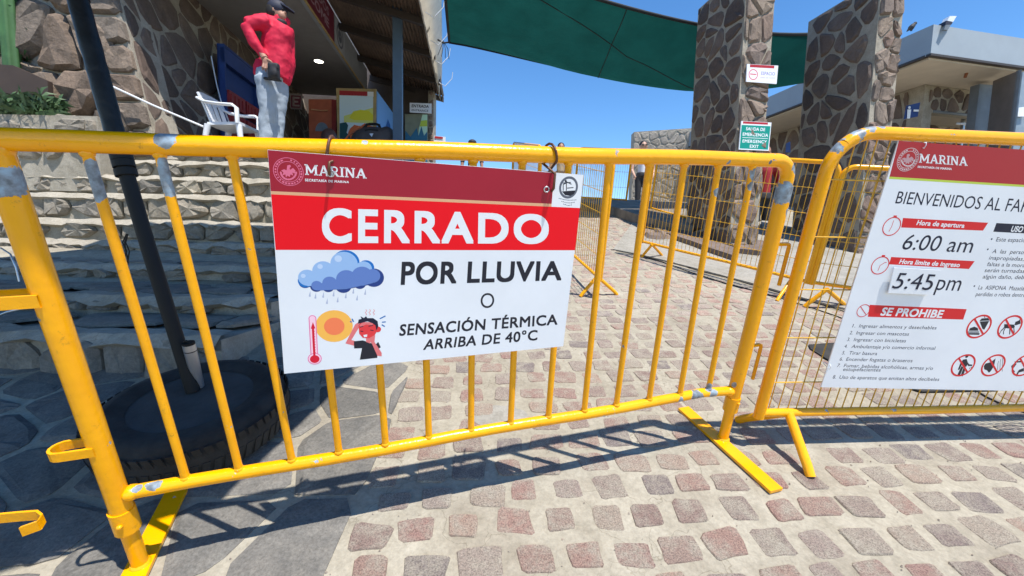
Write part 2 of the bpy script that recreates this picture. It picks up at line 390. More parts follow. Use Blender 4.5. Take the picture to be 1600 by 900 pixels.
def serif_word():                                                     # MARINA in a slab serif, drawn as strokes
    V = []; Fc = []; x = 0
    def quad(a, b, w):
        a, b = Vector((*a, 0)), Vector((*b, 0)); d = (b-a).normalized(); k = Vector((-d.y, d.x, 0))*w/2
        i = len(V); V.extend([a-k, b-k, b+k, a+k]); Fc.append((i, i+1, i+2, i+3))
    def slab(cx, y, w=.34): i = len(V); h = .1; yy = y-h if y > .5 else y; V.extend([Vector((cx-w/2, yy, 0)), Vector((cx+w/2, yy, 0)), Vector((cx+w/2, yy+h, 0)), Vector((cx-w/2, yy+h, 0))]); Fc.append((i, i+1, i+2, i+3))
    st = .18
    for ch in 'MARINA':
        if ch == 'M':
            quad((x+.14, 0), (x+.14, 1), st*.8); quad((x+.96, 0), (x+.96, 1), st); quad((x+.14, .97), (x+.55, .22), st); quad((x+.55, .22), (x+.96, .97), st*.8)
            for a, y in ((.14, 0), (.96, 0)): slab(x+a, y)
            slab(x+.08, 1, .26); slab(x+1.02, 1, .26); x += 1.2
        if ch == 'A':
            quad((x+.14, 0), (x+.47, 1), st*.75); quad((x+.47, 1), (x+.82, 0), st*1.1); quad((x+.25, .33), (x+.7, .33), .12); slab(x+.14, 0, .3); slab(x+.82, 0, .34); x += 1.02
        if ch == 'R':
            quad((x+.18, 0), (x+.18, 1), st); slab(x+.18, 0, .36); slab(x+.1, 1, .2)
            pts = [(x+.18, .94)]+[(x+.46+.2*math.sin(t), .7+.24*math.cos(t)) for t in [i*PI/8 for i in range(9)]]+[(x+.18, .46)]
            for i in range(len(pts)-1): quad(pts[i], pts[i+1], .14)
            quad((x+.42, .48), (x+.72, .02), st); slab(x+.76, 0, .22); x += .93
        if ch == 'I': quad((x+.16, 0), (x+.16, 1), st); slab(x+.16, 0, .36); slab(x+.16, 1, .36); x += .42
        if ch == 'N':
            quad((x+.16, 0), (x+.16, 1), st*.75); quad((x+.76, 0), (x+.76, 1), st*.75); quad((x+.16, .97), (x+.76, .03), st); slab(x+.16, 0, .32); slab(x+.1, 1, .22); slab(x+.76, 1, .32); x += .98
    return V, Fc

# ------------------------------------------------------------------ stones: cells cut from a random net
def cells(w, h, size, rg, asp=1.0, jit=.42, rows=None):
    pts = []
    ny = max(1, round(h/(size/asp))) if rows is None else rows; nx = max(1, round(w/(size*asp)))
    for j in range(-1, ny+1):
        for i in range(-1, nx+1):
            pts.append(((i+.5+(.5 if j % 2 else 0)*.8+rg.uniform(-jit, jit))*w/nx, (j+.5+rg.uniform(-jit, jit)*(.9 if rows is None or rows > 1 else .1))*h/ny))
    if rows is None and len(pts) > 30: pts = [p for p in pts if rg.random() > .2]
    out = []
    for (x, y) in pts:
        if not (-.02*w <= x <= w*1.02 and -.02*h <= y <= h*1.02): continue
        poly = [(0, 0), (w, 0), (w, h), (0, h)]
        nb = sorted(pts, key=lambda q: (q[0]-x)**2+(q[1]-y)**2)[1:22]
        for (a, b) in nb:
            mx, my = (a+x)/2, (b+y)/2; dx, dy = a-x, b-y; new = []
            for k in range(len(poly)):
                p, q = poly[k], poly[(k+1) % len(poly)]
                dp = (p[0]-mx)*dx+(p[1]-my)*dy; dq = (q[0]-mx)*dx+(q[1]-my)*dy
                if dp <= 0: new.append(p)
                if (dp < 0 < dq) or (dq < 0 < dp): t = dp/(dp-dq); new.append((p[0]+(q[0]-p[0])*t, p[1]+(q[1]-p[1])*t))
            poly = new
            if len(poly) < 3: break
        if len(poly) >= 3: out.append(poly)
    return out
def inset(poly, d):
    n = len(poly); cx = sum(p[0] for p in poly)/n; cy = sum(p[1] for p in poly)/n
    r = min(math.hypot(p[0]-cx, p[1]-cy) for p in poly)
    if r < d*1.6: return None
    # true inset by half-planes
    out = poly
    for k in range(n):
        p, q = poly[k], poly[(k+1) % n]; ex, ey = q[0]-p[0], q[1]-p[1]; l = math.hypot(ex, ey)
        if l < 1e-6: continue
        nx, ny = -ey/l, ex/l; new = []
        for i in range(len(out)):
            a, b = out[i], out[(i+1) % len(out)]
            da = (a[0]-p[0])*nx+(a[1]-p[1])*ny-d; db = (b[0]-p[0])*nx+(b[1]-p[1])*ny-d
            if da >= 0: new.append(a)
            if da*db < 0: t = da/(da-db); new.append((a[0]+(b[0]-a[0])*t, a[1]+(b[1]-a[1])*t))
        out = new
        if len(out) < 3: return None
    return out
def rounder(poly, rg, cut=.22, jit=0.0):
    out = []; n = len(poly)
    for i in range(n):
        p, a, b = poly[i], poly[i-1], poly[(i+1) % n]
        if math.hypot(p[0]-b[0], p[1]-b[1]) < .008 : out.append(p); continue
        c1 = cut*rg.uniform(.6, 1.3); c2 = cut*rg.uniform(.6, 1.3)
        for q, c in ((a, c1), (b, c2)):
            out.append((p[0]+(q[0]-p[0])*c+rg.uniform(-jit, jit), p[1]+(q[1]-p[1])*c+rg.uniform(-jit, jit)))
    return out
def stone_mesh(mb, poly, O, ex, ey, en, depth, rg, proud, bev=.82):
    n = len(poly); cx = sum(p[0] for p in poly)/n; cy = sum(p[1] for p in poly)/n; tint = rg.random()
    ring = lambda k, z, j=0: [O+ex*(cx+(p[0]-cx)*k)+ey*(cy+(p[1]-cy)*k)+en*(z+rg.uniform(-j, j)) for p in poly]
    vs = ring(1, -depth)+ring(1, proud*.3, proud*.25)+ring(bev, proud, proud*.45)+[O+ex*cx+ey*cy+en*(proud*(1+rg.uniform(-.2, .4)))]
    fs = []
    for a in (0, n):
        for i in range(n): fs.append((a+i, a+(i+1) % n, a+n+(i+1) % n, a+n+i))
    for i in range(n): fs.append((2*n+i, 2*n+(i+1) % n, 3*n))
    if ex.cross(ey).dot(en) < 0: fs = [f[::-1] for f in fs]
    mb.add(vs, fs, False, tint)
def stone_face(parent, O, ex, ey, w, h, size, m, seed, asp=1.0, gap=.012, depth=.03, proud=.014, cap=300, frame='world', rows=None, cut=.22, jit=.42, name='stone', keep=None):
    """individual stones over a rectangle of wall; returns the count"""
    rg = random.Random(seed); O, ex, ey = Vector(O), Vector(ex).normalized(), Vector(ey).normalized(); en = ex.cross(ey)
    cs = cells(w, h, size, rg, asp, jit, rows); rest = MB(); k = 0
    for c in cs:
        c = inset(c, gap*rg.uniform(.45, 1.5))
        if not c: continue
        area = abs(sum(c[i][0]*c[(i+1) % len(c)][1]-c[(i+1) % len(c)][0]*c[i][1] for i in range(len(c))))/2
        if area < size*size*.05: continue
        if keep and not keep(sum(p[0] for p in c)/len(c), sum(p[1] for p in c)/len(c)): continue
        c = rounder(c, rg, cut)
        if k < cap:
            mb = MB(); stone_mesh(mb, c, O, ex, ey, en, depth, rg, proud*rg.uniform(.6, 1.4)); mb.build(name, m, parent, frame)
        else: stone_mesh(rest, c, O, ex, ey, en, depth, rg, proud)
        k += 1
    if rest.v: struct(rest.build('small_stones', m, parent, frame), 'stuff')
    return k

#@@STRUCTURE
# ================================================================== GROUND
CREST = 7.6
def ground_sheet():
    mb = MB(); xs = [-160, -30, -8, -4, -2, 0, 2, 4, 8, 30, 160]; ys = [-12, -4, -1, 0, 1, 2, 3, 4, 5, 6, 7, CREST]
    zc = R(0, CREST).z
    rows = [[R(x, y) for x in xs] for y in ys]
    for d, dz in ((.5, .07), (1.2, .1), (4, .1), (30, .1), (400, .1)):
        rows.append([Vector((x, R(0, CREST).y+d, zc+dz)) for x in xs])
    vs = [v for r in rows for v in r]; n = len(xs)
    fs = [(j*n+i, j*n+i+1, (j+1)*n+i+1, (j+1)*n+i) for j in range(len(rows)-1) for i in range(n-1)]
    mb.add(vs, fs); return struct(mb.build('ground', MT['mortar']))
GROUND = ground_sheet()

# cobbles: rows across the ramp, slightly bent, stones uneven
CAB = [gr(954, 392), gr(1000, 401), gr(1036, 410), gr(1089, 424), gr(1175, 447), gr(1260, 472), gr(1340, 492), gr(1440, 530), gr(1560, 600)]
def xlim(y):                                                          # right edge of the cobbles: the smooth concrete strip
    P = CAB
    for a, b in zip(P, P[1:]):
        if b.y <= y <= a.y: return a.x+(b.x-a.x)*(y-a.y)/(b.y-a.y)
    return 2.4 if y > P[0].y else 9
def cobbles():
    rg = random.Random(11); items = []
    th = math.radians(5.5); cu, su = math.cos(th), math.sin(th)
    for j in range(-4, 52):
        yy = .745+j*.1135+rg.uniform(-.006, .006); off = rg.uniform(-.03, .03)
        if j % 7 == 3: off += .05
        for i in range(-2, 30):
            w = .104*rg.uniform(.8, 1.16); h = .088*rg.uniform(.82, 1.12)
            a = -.36+i*.1415+off+rg.uniform(-.015, .015); b = yy+rg.uniform(-.009, .009)
            x = a*cu - (b-.8)*su*.7; y = b + a*su - .018*max(0, a-.2)**2*0
            y += -.03*math.exp(-((a+.35)/.3)**2)
            if x < -.45-.02*y: continue
            if x > xlim(y)-.06 or x > 4: continue
            if y > 6.6: continue
            if math.hypot(x+.03+.0, y-1.47) < .10 : continue       # the cement patch
            if rg.random() < .018: continue
            items.append((x, y, w, h, rg.uniform(-.1, .1)+th))
    # photo size order: nearest to the camera first, only those in view count
    def vis(it):
        d = Vector((it[0], it[1], -HC)); z = d.dot(CF)
        if z <= .1: return -1
        px, py = 800+F*d.dot(CR)/z, 450-F*d.dot(CU)/z
        return 1/z if (-20 < px < 1620 and py < 930) else -1
    items.sort(key=lambda t: -vis(t))
    variants = []
    for k in range(40):
        w, h = 1, 1; q = []
        for cx, cy in ((-.5, -.5), (.5, -.5), (.5, .5), (-.5, .5)): q.append((cx+rg.uniform(-.09, .09), cy+rg.uniform(-.09, .09)))
        e = []
        for i in range(4):
            p, n2 = q[i], q[(i+1) % 4]; pr = q[i-1]
            e.append((p[0]+(pr[0]-p[0])*rg.uniform(.05, .16), p[1]+(pr[1]-p[1])*rg.uniform(.05, .16)))
            e.append((p[0]+(n2[0]-p[0])*rg.uniform(.05, .16), p[1]+(n2[1]-p[1])*rg.uniform(.05, .16)))
            e.append(((p[0]+n2[0])/2+rg.uniform(-.035, .035), (p[1]+n2[1])/2+rg.uniform(-.035, .035)))
        variants.append((e, rg.random()))
    def addv(mb, v, M4=None):
        e, tint = v; n = len(e); r2 = random.Random(int(tint*1e6))
        vs = [Vector((x, y, -.012)) for x, y in e]+[Vector((x, y, .0002)) for x, y in e]+[Vector((x*.95, y*.95, .0034+r2.uniform(-.0014, .0014))) for x, y in e]+[Vector((0, 0, .0044))]
        if M4: vs = [M4 @ p for p in vs]
        fs = [(a+i, a+(i+1) % n, a+n+(i+1) % n, a+n+i) for a in (0, n) for i in range(n)]+[(2*n+i, 2*n+(i+1) % n, 3*n) for i in range(n)]
        mb.add(vs, fs, False, tint)
    meshes = []
    for v in variants:
        mb = MB(); addv(mb, v); meshes.append(mb.mesh('cobblestone', MT['cobble']))
    rest = MB()
    for k, (x, y, w, h, a) in enumerate(items):
        m4 = Matrix.Translation((x, y, rg.uniform(-.0022, .0022))) @ Matrix.Rotation(a, 4, 'Z') @ Matrix.Rotation(rg.uniform(-.012, .012), 4, 'X') @ Matrix.Diagonal((w, h, 1, 1))
        i = rg.randrange(40)
        if k < 298: inst(meshes[i], 'cobblestone', GROUND, G @ m4)
        else: addv(rest, variants[i], m4)
    struct(rest.build('distant_cobblestones', MT['cobble'], GROUND, 'ramp'), 'stuff')
cobbles()
# round cement patch among the cobbles
mb = MB(); rg = random.Random(5)
n = 22; mb.add([R(-.03+(.1+rg.uniform(-.01, .01))*math.cos(2*PI*i/n)*1.15, 1.47+(.085+rg.uniform(-.008, .008))*math.sin(2*PI*i/n), .004) for i in range(n)], [tuple(range(n))])
mb.build('cement_patch', MT['concrete'], GROUND)

rg = random.Random(41); mb = MB()
for k in range(620):
    x, y = rg.uniform(-1.0, 2.2), rg.uniform(.62, 2.6); r = rg.uniform(.0012, .0042); v = []
    for dx, dy in ((-1, -.6), (.3, -1), (1, .1), (-.2, 1)): v.append(Vector((x+dx*r*rg.uniform(.6, 1.1), y+dy*r*rg.uniform(.6, 1.1), .002)))
    v.append(Vector((x, y, .003+r*rg.uniform(.6, 1.1)))); mb.add(v, [(0, 1, 4), (1, 2, 4), (2, 3, 4), (3, 0, 4)], False, rg.random())
struct(mb.build('grit', MT['cobble'], None, 'ramp'), 'stuff')
# flagstones at the left
def flags():
    rg = random.Random(23)
    O = R(-4.3, -.2, 0); ex = G3 @ Vector((1, 0, 0)); ey = G3 @ Vector((0, 1, 0))
    k = stone_face(GROUND, O, ex, ey, 3.85, 2.1, .25, MT['slate'], 31, asp=1.05, gap=.014, depth=.015, proud=.008, cut=.14, jit=.49, name='flagstone')
flags()
# smooth concrete strip along the right side of the ramp
P = [(c.x+.03, c.y+.02) for c in CAB]
mb = MB(); mb.prism([R(x, y, .004) for x, y in P]+[R(5, 1.5, .004), R(7, 3.0, .004), R(6, 6.6, .004), R(1.9, 6.6, .004)], (G3 @ Vector((0, 0, .012)))); struct(mb.build('concrete_apron', MT['concrete']))
# raised slab across the ramp further up
mb = MB(); A0 = gr(930, 336); A1 = gr(1075, 372)
sl_pts = [gr(915, 330), gr(958, 338), gr(1000, 353), gr(1046, 366), Vector((2.2, 5.2, 0)), Vector((3.0, 7.4, 0)), Vector((.4, 7.4, 0))]
mb.prism([R(p.x, p.y, -.05) for p in sl_pts], G3 @ Vector((0, 0, .19))); struct(mb.build('raised_slab', plain('green_grey_slab', (.21, .185, .15), .85, var=.3)))

# ================================================================== STAIRS AND PLATFORM (left)
E2 = Vector((-.1, .995, 0)).normalized(); E1 = Vector((E2.y, -E2.x, 0))
EYE = CW.z
def stairs():
    nos = [(-.42, 1.62), (-.31, 2.12), (-.17, 2.85), (0.0, 3.55), (.2, 3.72), (.455, 3.87), (.65, 4.01), (.83, 4.15), (.97, 4.3)]
    root = bpy.data.objects.new('stone_stairs', None); COL.objects.link(root); WM[root.name] = Matrix.Identity(4); struct(root)
    zb = [-1.0]+[z for z, _ in nos]
    for k, (z, Y) in enumerate(nos):
        z0, z1 = EYE+zb[k], EYE+z
        xl, xr = -6.4, -1.32-.1*(Y-1.6)*1.0
        Yn = nos[k+1][1]+.06 if k+1 < len(nos) else Y+.3
        sb = MB(); sb.box((xl, Y+.035, z0-.03), (xr-xl, 0, 0), (0, Yn-Y, 0), (0, 0, z1-z0+.005))
        st = sb.build('stone_step', MT['wallmortar'], root)
        # worn cement nosing, uneven
        rg = random.Random(k); nb = MB(); pts = []
        nx = 60
        for i in range(nx+1):
            x = xl+(xr-xl)*i/nx; pts.append(Vector((x, Y+rg.uniform(-.022, .018), z1+rg.uniform(-.012, .008))))
        dz_ = [rg.uniform(.028, .06) for _ in pts]
        for i, (p, q) in enumerate(zip(pts, pts[1:])):
            nb.add([p+Vector((0, .02, -dz_[i]-.02)), q+Vector((0, .02, -dz_[i+1]-.02)), q+Vector((0, -.02, -dz_[i+1])), p+Vector((0, -.02, -dz_[i])), q+Vector((0, .035, .0)), p+Vector((0, .035, .0)), q+Vector((0, .12, .008)), p+Vector((0, .12, .008))], [(0, 1, 2, 3), (3, 2, 4, 5), (5, 4, 6, 7)])
        nb.build('nosing', MT['wallmortar'], st)
        h = min(z1-z0, .3)
        if h > .06: stone_face(st, (xl, Y+.03, z1-h+.012), (1, 0, 0), (0, 0, 1), xr-xl, h-.035, .27, MT['stepstone'], 40+k, asp=1.0, gap=.008, depth=.02, proud=.04, rows=1, cut=.16, jit=.49, name='riser_stone')
        if k < 3: stone_face(st, (xl+2, Y+.13, z1+.004), (1, 0, 0), (0, 1, 0), xr-xl-2, Yn-Y-.15, .3, MT['stepstone'], 140+k, gap=.012, depth=.01, proud=.012, cut=.14, jit=.49, name='tread_stone')
    return root
stairs()
PZ = EYE+.98
mb = MB(); mb.box((-14, 4.5, PZ-.6), (12.55, 0, 0), (0, 9, 0), (0, 0, .6+.0)); struct(mb.build('platform', MT['concrete']))
# side retaining wall of the platform toward the ramp
rw = thing('retaining_wall', 'low stone retaining wall beside the ramp under the entrance roof', 'wall', (-1.45, 4.5, 0))
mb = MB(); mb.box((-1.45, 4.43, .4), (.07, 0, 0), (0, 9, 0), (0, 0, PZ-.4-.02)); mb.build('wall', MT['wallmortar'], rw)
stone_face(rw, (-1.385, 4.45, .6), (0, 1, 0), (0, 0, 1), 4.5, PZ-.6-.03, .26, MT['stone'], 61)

# ================================================================== LEFT BUILDING
def stone_wall(name, label, O, ex, ey, w, h, thick, size, m, seed, asp=.9, proud=.015, cap=280, gap=.013, root=None, mort='wallmortar', back=None, cut=.22):
    O, ex, ey = Vector(O), Vector(ex).normalized(), Vector(ey).normalized(); en = ex.cross(ey)
    r = root or thing(name, label, 'wall', O)
    mb = MB(); mb.box(O, ex*w, ey*h, -en*thick); mb.build('mortar', MT[mort], r)
    stone_face(r, O, ex, ey, w, h, size, MT[m], seed, asp=asp, proud=proud, cap=cap, gap=gap, cut=cut)
    return r
WC = wy(222, 110, 4.35)                                              # corner of the building
wb = Vector((WC.x-.0, 4.35, PZ)) ; wb.x = wy(250, 207, 4.35).x
batter = Vector((-.205, 0, 1)).normalized()
# shaded long wall: runs back from the corner
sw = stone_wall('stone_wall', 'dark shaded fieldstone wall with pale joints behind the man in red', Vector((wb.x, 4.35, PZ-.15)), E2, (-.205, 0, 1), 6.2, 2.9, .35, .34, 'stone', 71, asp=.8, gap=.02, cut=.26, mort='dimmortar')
# sunlit rough front beside it
bw = thing('boulder_wall', 'rough sunlit boulder wall behind the black umbrella pole', 'wall', (wb.x-1.6, 4.35, PZ-.15))
mb = MB(); O = Vector((wb.x-.02, 4.33, PZ-.1)); q = Vector((-2.6, 0, 0))
mb.prism([O, O+Vector((-2.9, 0, 0)), O+Vector((-2.9-.5, .0, 2.9)), O+Vector((-.62, 0, 2.9))], Vector((0, .4, 0))); mb.build('mortar', MT['wallmortar'], bw)
stone_face(bw, O+Vector((-2.95, -.005, 0)), (1, 0, 0), (0, 0, 1), 2.93, 2.85, .42, MT['boulder'], 81, asp=.9, gap=.012, depth=.05, proud=.09, cut=.28, name='boulder', keep=lambda x, y: x < 2.9-.205*y-.08)
# flat-laid quoins of the battered corner
rg = random.Random(3)
for k in range(10):
    z0 = .285*k; h = .27; mb = MB(); x1 = -.205*z0; w = .3+rg.uniform(-.08, .12)
    poly = [(-w, .01), (-.0, .01), (-.205*h*.95, h), (-w-.03, h)]
    poly = rounder([(a+x1, b+z0) for a, b in poly], rg, .16)
    stone_mesh(mb, poly, O+Vector((0, -.006, 0)), Vector((1, 0, 0)), Vector((0, 0, 1)), Vector((0, -1, 0)), .03, rg, .05); mb.build('corner_stone', MT['boulder'], bw)
# ledge in front with a planted bed
lg = thing('stone_ledge', 'low pale stone ledge at the foot of the boulder wall', 'wall', wy(60, 200, 4.0))
a = wy(-160, 184, 4.0); b = wy(152, 184, 4.0)
mb = MB(); mb.box((a.x, 4.0, PZ-.5), (b.x-a.x, 0, 0), (0, .38, 0), (0, 0, b.z-PZ+.5+.015)); mb.build('wall', MT['wallmortar'], lg)
stone_face(lg, (a.x, 4.0, b.z-.42), (1, 0, 0), (0, 0, 1), b.x-a.x, .41, .27, MT['stepstone'], 91, asp=1.1, proud=.035, gap=.01)
stone_face(lg, (a.x, 4.01, b.z+.02), (1, 0, 0), (0, 1, 0), b.x-a.x, .36, .3, MT['stepstone'], 92, proud=.012)

# soffit, fascia band, roof
def wp(px, py, Y): return wy(px, py, Y)
SZ = EYE+3.3
S0 = wp(362, 0, 5.65); F0 = wp(462, 0, 5.65); 
def along(p, Y): return Vector((p.x+E2.x/E2.y*(Y-p.y), Y, p.z))
roof = thing('entrance_roof', 'shaded entrance roof with grey soffit, long sign band and brown corrugated sheets', 'roof', (S0.x, 5.6, SZ))
ya, yb = 4.2, 9.3
mb = MB(); p0 = along(Vector((S0.x-1.9, 5.65, SZ)), ya); p1 = along(Vector((F0.x, 5.65, SZ)), ya); L_ = (yb-ya)/E2.y
mb.box(p0, E1*((p1-p0).length), E2*L_, upw(.06)); mb.build('soffit', MT['soffit'], roof)
mb = MB(); pe = along(Vector((S0.x-1.9, 5.65, SZ)), 3.8); mb.box(pe+upw(.002), E1*2.6, E2*.39, upw(.055)); mb.build('added_shade_eave', MT['soffit'], roof)  # added overhang out of view, there to keep sun off the long wall
mb = MB(); mb.box(p1+E1*.002-upw(.02), E1*.05, E2*L_, upw(.56)); fb = mb.build('sign_band', MT['fascia'], roof)
mb = MB(); mb.box(p1+E1*.052-upw(.02), E1*.015, E2*L_, upw(.035)); mb.build('trim', MT['wood'], fb)
# maroon length of the band with its words (seen from below)
mq = along(Vector((F0.x, 5.65, SZ)), 4.8); yend = 7.05
mb = MB(); mb.box(mq+E1*.054+upw(.03), E1*.006, E2*((yend-4.8)/E2.y), upw(.46)); mb.build('maroon_panel', MT['maroonboard'], roof)
def wall_text(txt, m, O, ex, ey, w, h, root, bold=.02, name='lettering'):
    vs, fs = text_mesh(txt, bold); b0, b1 = capheight(bold); x0 = min(v.x for v in vs); x1 = max(v.x for v in vs)
    mb = MB(); en = ex.cross(ey); mb.add([O+ex*((v.x-x0)/(x1-x0)*w)+ey*((v.y-b0)/(b1-b0)*h)+en*(v.z*.0002) for v in vs], fs); return mb.build(name, m, root)
to = along(Vector((F0.x, 5.65, SZ)), 5.35)+E1*.0615
mpl = ink('faded_print', (.42, .30, .36))
wall_text('BIENVENIDOS', mpl, to+upw(.29), E2, upw(1), 1.45, .12, roof)
wall_text('WELCOME', mpl, to+upw(.11), E2, upw(1), 1.45, .13, roof)
# grey panel with a faint logo
lp_ = along(Vector((F0.x, 5.65, SZ)), 7.1)+E1*.0545
mb = MB(); mb.box(lp_+upw(.03), E1*.004, E2*.55, upw(.46)); mb.build('logo_panel', plain('pale_panel', (.36, .38, .42), .6), roof)
mb = MB(); c0 = lp_+E1*.006+E2*.27+upw(.26)
for r1, r2 in ((.19, .15), (.1, .02)):
    mb.add([c0+E2*(math.cos(2*PI*i/20)*r1)+upw(math.sin(2*PI*i/20)*r1) for i in range(20)]+[c0+E2*(math.cos(2*PI*i/20)*r2)+upw(math.sin(2*PI*i/20)*r2) for i in range(20)], [(i, (i+1) % 20, (i+1) % 20+20, i+20) for i in range(20)])
mb.build('round_logo', MT['ink_grey'], roof)
# corrugated sheets between band and outer gutter
RW = 1.62; zi, zo = SZ+.5, SZ+.12
mb = MB(); rr0 = along(Vector((F0.x+.06, 5.65, 0)), 4.2); nn = 54; vs = []
for i in range(nn+1):
    t = i/nn; z = zi+(zo-zi)*t+.022*math.cos(i*PI); p = rr0+E1*(RW*t); vs += [Vector((p.x, p.y, z)), Vector((p.x, p.y, z))+E2*5.45]
mb.add(vs, [(2*i, 2*i+1, 2*i+3, 2*i+2) for i in range(nn)]); vs2 = [v+upw(.012) for v in vs]; mb.add(vs2, [(2*i+2, 2*i+3, 2*i+1, 2*i) for i in range(nn)])
mb.build('corrugated_sheet', MT['corr'], roof)
for yy in (4.5, 5.35, 6.25, 7.3, 8.5, 9.5):
    mb = MB(); p = along(rr0, yy); mb.box(p+upw(zi-.14), E1*RW+upw(zo-zi), E2*.07, upw(.1)); mb.build('roof_beam', MT['beam'], roof)
# recessed ceiling lamp (lit in the photograph)
lampc = onp(498, 95, Vector((0, 0, SZ-.003)), Vector((0, 0, 1)))
lt = thing('ceiling_lamp', 'small round lit lamp recessed in the grey soffit', 'lamp', lampc)
mb = MB(); mb.tube([lampc-upw(.012), lampc+upw(.0)], .075, 20); em, t, b = mat('lit_lamp'); b.inputs['Emission Color'].default_value = (1, .93, .8, 1); b.inputs['Emission Strength'].default_value = 5; mb.build('diffuser', em, lt)
mb = MB(); mb.tube([lampc+Vector((.082*math.cos(i*PI/12), .082*math.sin(i*PI/12), -.006)) for i in range(24)], .009, 6, closed=True); mb.build('rim', MT['plasticwhite'], lt)
# blue-grey post
pt = wp(622, 190, 6.4)
po = thing('steel_post', 'blue-grey square steel post holding up the entrance roof', 'post', (pt.x, pt.y, PZ))
mb = MB(); mb.box((pt.x-.08, pt.y, PZ), E1*.135, E2*.12, upw(2.66)); mb.build('shaft', MT['bluepost'], po)
mb = MB(); mb.box((pt.x-.14, pt.y-.05, PZ), E1*.25, E2*.22, upw(.012)); mb.build('base_plate', MT['bluepost'], po)
# rear wall in the shade
yw = 9.6
bk = thing('rear_wall', 'dark shaded wall at the back of the entrance', 'wall', (-3, yw, PZ))
a = wp(440, 200, yw); b = wp(677, 200, yw)
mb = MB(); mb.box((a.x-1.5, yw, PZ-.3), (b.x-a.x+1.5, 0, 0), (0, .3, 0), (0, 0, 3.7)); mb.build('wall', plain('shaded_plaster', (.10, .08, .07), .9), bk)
e0 = wp(671, 200, yw-.25)
stone_face(bk, (e0.x-.02, yw-.3, PZ-.2), (1, 0, 0), (0, 0, 1), .12, 2.6, .13, MT['stonelit'], 95, name='stone')
mb = MB(); mb.box((e0.x-.02, yw-.298, PZ-.2), (.12, 0, 0), (0, .29, 0), (0, 0, 2.6)); mb.build('end_pier', MT['wallmortar'], bk)
# rolled tarp along the outer roof edge
tp = thing('rolled_tarp', 'dusty white tarp hanging along the outer edge of the entrance roof', 'tarp', wp(672, 80, 7))
mb = MB(); NT = 22; rg = random.Random(9); rows = []
for i in range(NT+1):
    t = i/NT; Y = 5.2+(9.5-5.2)*t
    inn = Vector((along(rr0, Y).x+RW-.10, Y, SZ+.13-.02*t))
    w = .30*(1-t)**.8*1.0+.05; wob = rg.uniform(-.012, .012)
    rows.append([inn, inn+Vector((.02, 0, -.10)), inn+Vector((.06+wob, 0, -.16-.05*(1-t))), inn+Vector((w*.6, 0, -.05+wob)), inn+Vector((w, 0, .10+wob)), inn+Vector((w+.01, 0, .14))])
k = 6; mb.add([v for r in rows for v in r], [(i*k+j, i*k+j+1, (i+1)*k+j+1, (i+1)*k+j) for i in range(NT) for j in range(k-1)], True); mb.build('sheet', MT['tarp'], tp)
for Y in (5.9, 6.7, 7.4, 8.4):
    c = Vector((along(rr0, Y).x+RW+.1, Y, SZ+.02)); mb = MB(); mb.tube([c+Vector((-.1, 0, -.1)), c+Vector((.02, 0, -.17)), c+Vector((.15, .02, -.02)), c+Vector((.17, .0, .1))], .006, 6); mb.build('cord', MT['plasticwhite'], tp)
#@@OBJECTS
# ================================================================== MAIN BARRIER
YL = yellow
BA = (-0.92980866, 0.787793468); BANG = 0.320660188; BL_ = 1.866816
def bloc(px, py):                                                     # photo point -> barrier's own x, z
    A = R(*BA); u = G3 @ Vector((math.cos(BANG), math.sin(BANG), 0)); n = G3 @ Vector((-math.sin(BANG), math.cos(BANG), 0))
    q = onp(px, py, A, n)-A; return q.dot(u), q.dot(G3 @ Vector((0, 0, 1)))
def pch(px, py, r): x, z = bloc(px, py); return ((x, -.012, z), r)
PATCH = [pch(14, 282, .030), pch(155, 290, .028), pch(152, 268, .022), pch(270, 282, .03), pch(266, 262, .02), pch(262, 214, .02), pch(1222, 300, .036), pch(1224, 330, .018),
         pch(1085, 617, .026), pch(1110, 612, .018), pch(1060, 622, .012), pch(240, 750, .02), pch(215, 756, .014), pch(1178, 272, .02), pch(1172, 290, .014), pch(1236, 262, .02),
         pch(940, 243, .006), pch(1003, 245, .007), pch(1132, 252, .008), pch(836, 238, .005), pch(700, 232, .006), pch(722, 238, .006), pch(570, 222, .006), pch(1118, 300, .014), pch(1106, 604, .016),
         pch(156, 690, .008), pch(1140, 600, .014), pch(1195, 252, .01), pch(1208, 236, .009), pch(558, 686, .006), pch(940, 646, .005)]
MT['y1'] = yellow('chipped_yellow_paint', PATCH)
# (patches are in the barrier's own frame; every part keeps that frame)
bar_root = thing('crowd_barrier', 'chipped yellow barrier with round bars carrying the red closed sign', 'barrier', (BA[0], BA[1], 0), BANG, 'ramp')
HT = 1.05; HB = .243
def weld(mb, c, r, n=10):
    mb.ball(c, r, r, r*.8, n=n, m=6)
def arc(c, r, a0, a1, ax, az, n=8): return [Vector(c)+Vector(ax)*(r*math.cos(a0+(a1-a0)*i/n))+Vector(az)*(r*math.sin(a0+(a1-a0)*i/n)) for i in range(n+1)]
X, Z = (1, 0, 0), (0, 0, 1)
rg = random.Random(2)
def wob(path, a=.0012): return [Vector(p)+Vector((0, rg.uniform(-a, a), rg.uniform(-a, a))) for p in path]
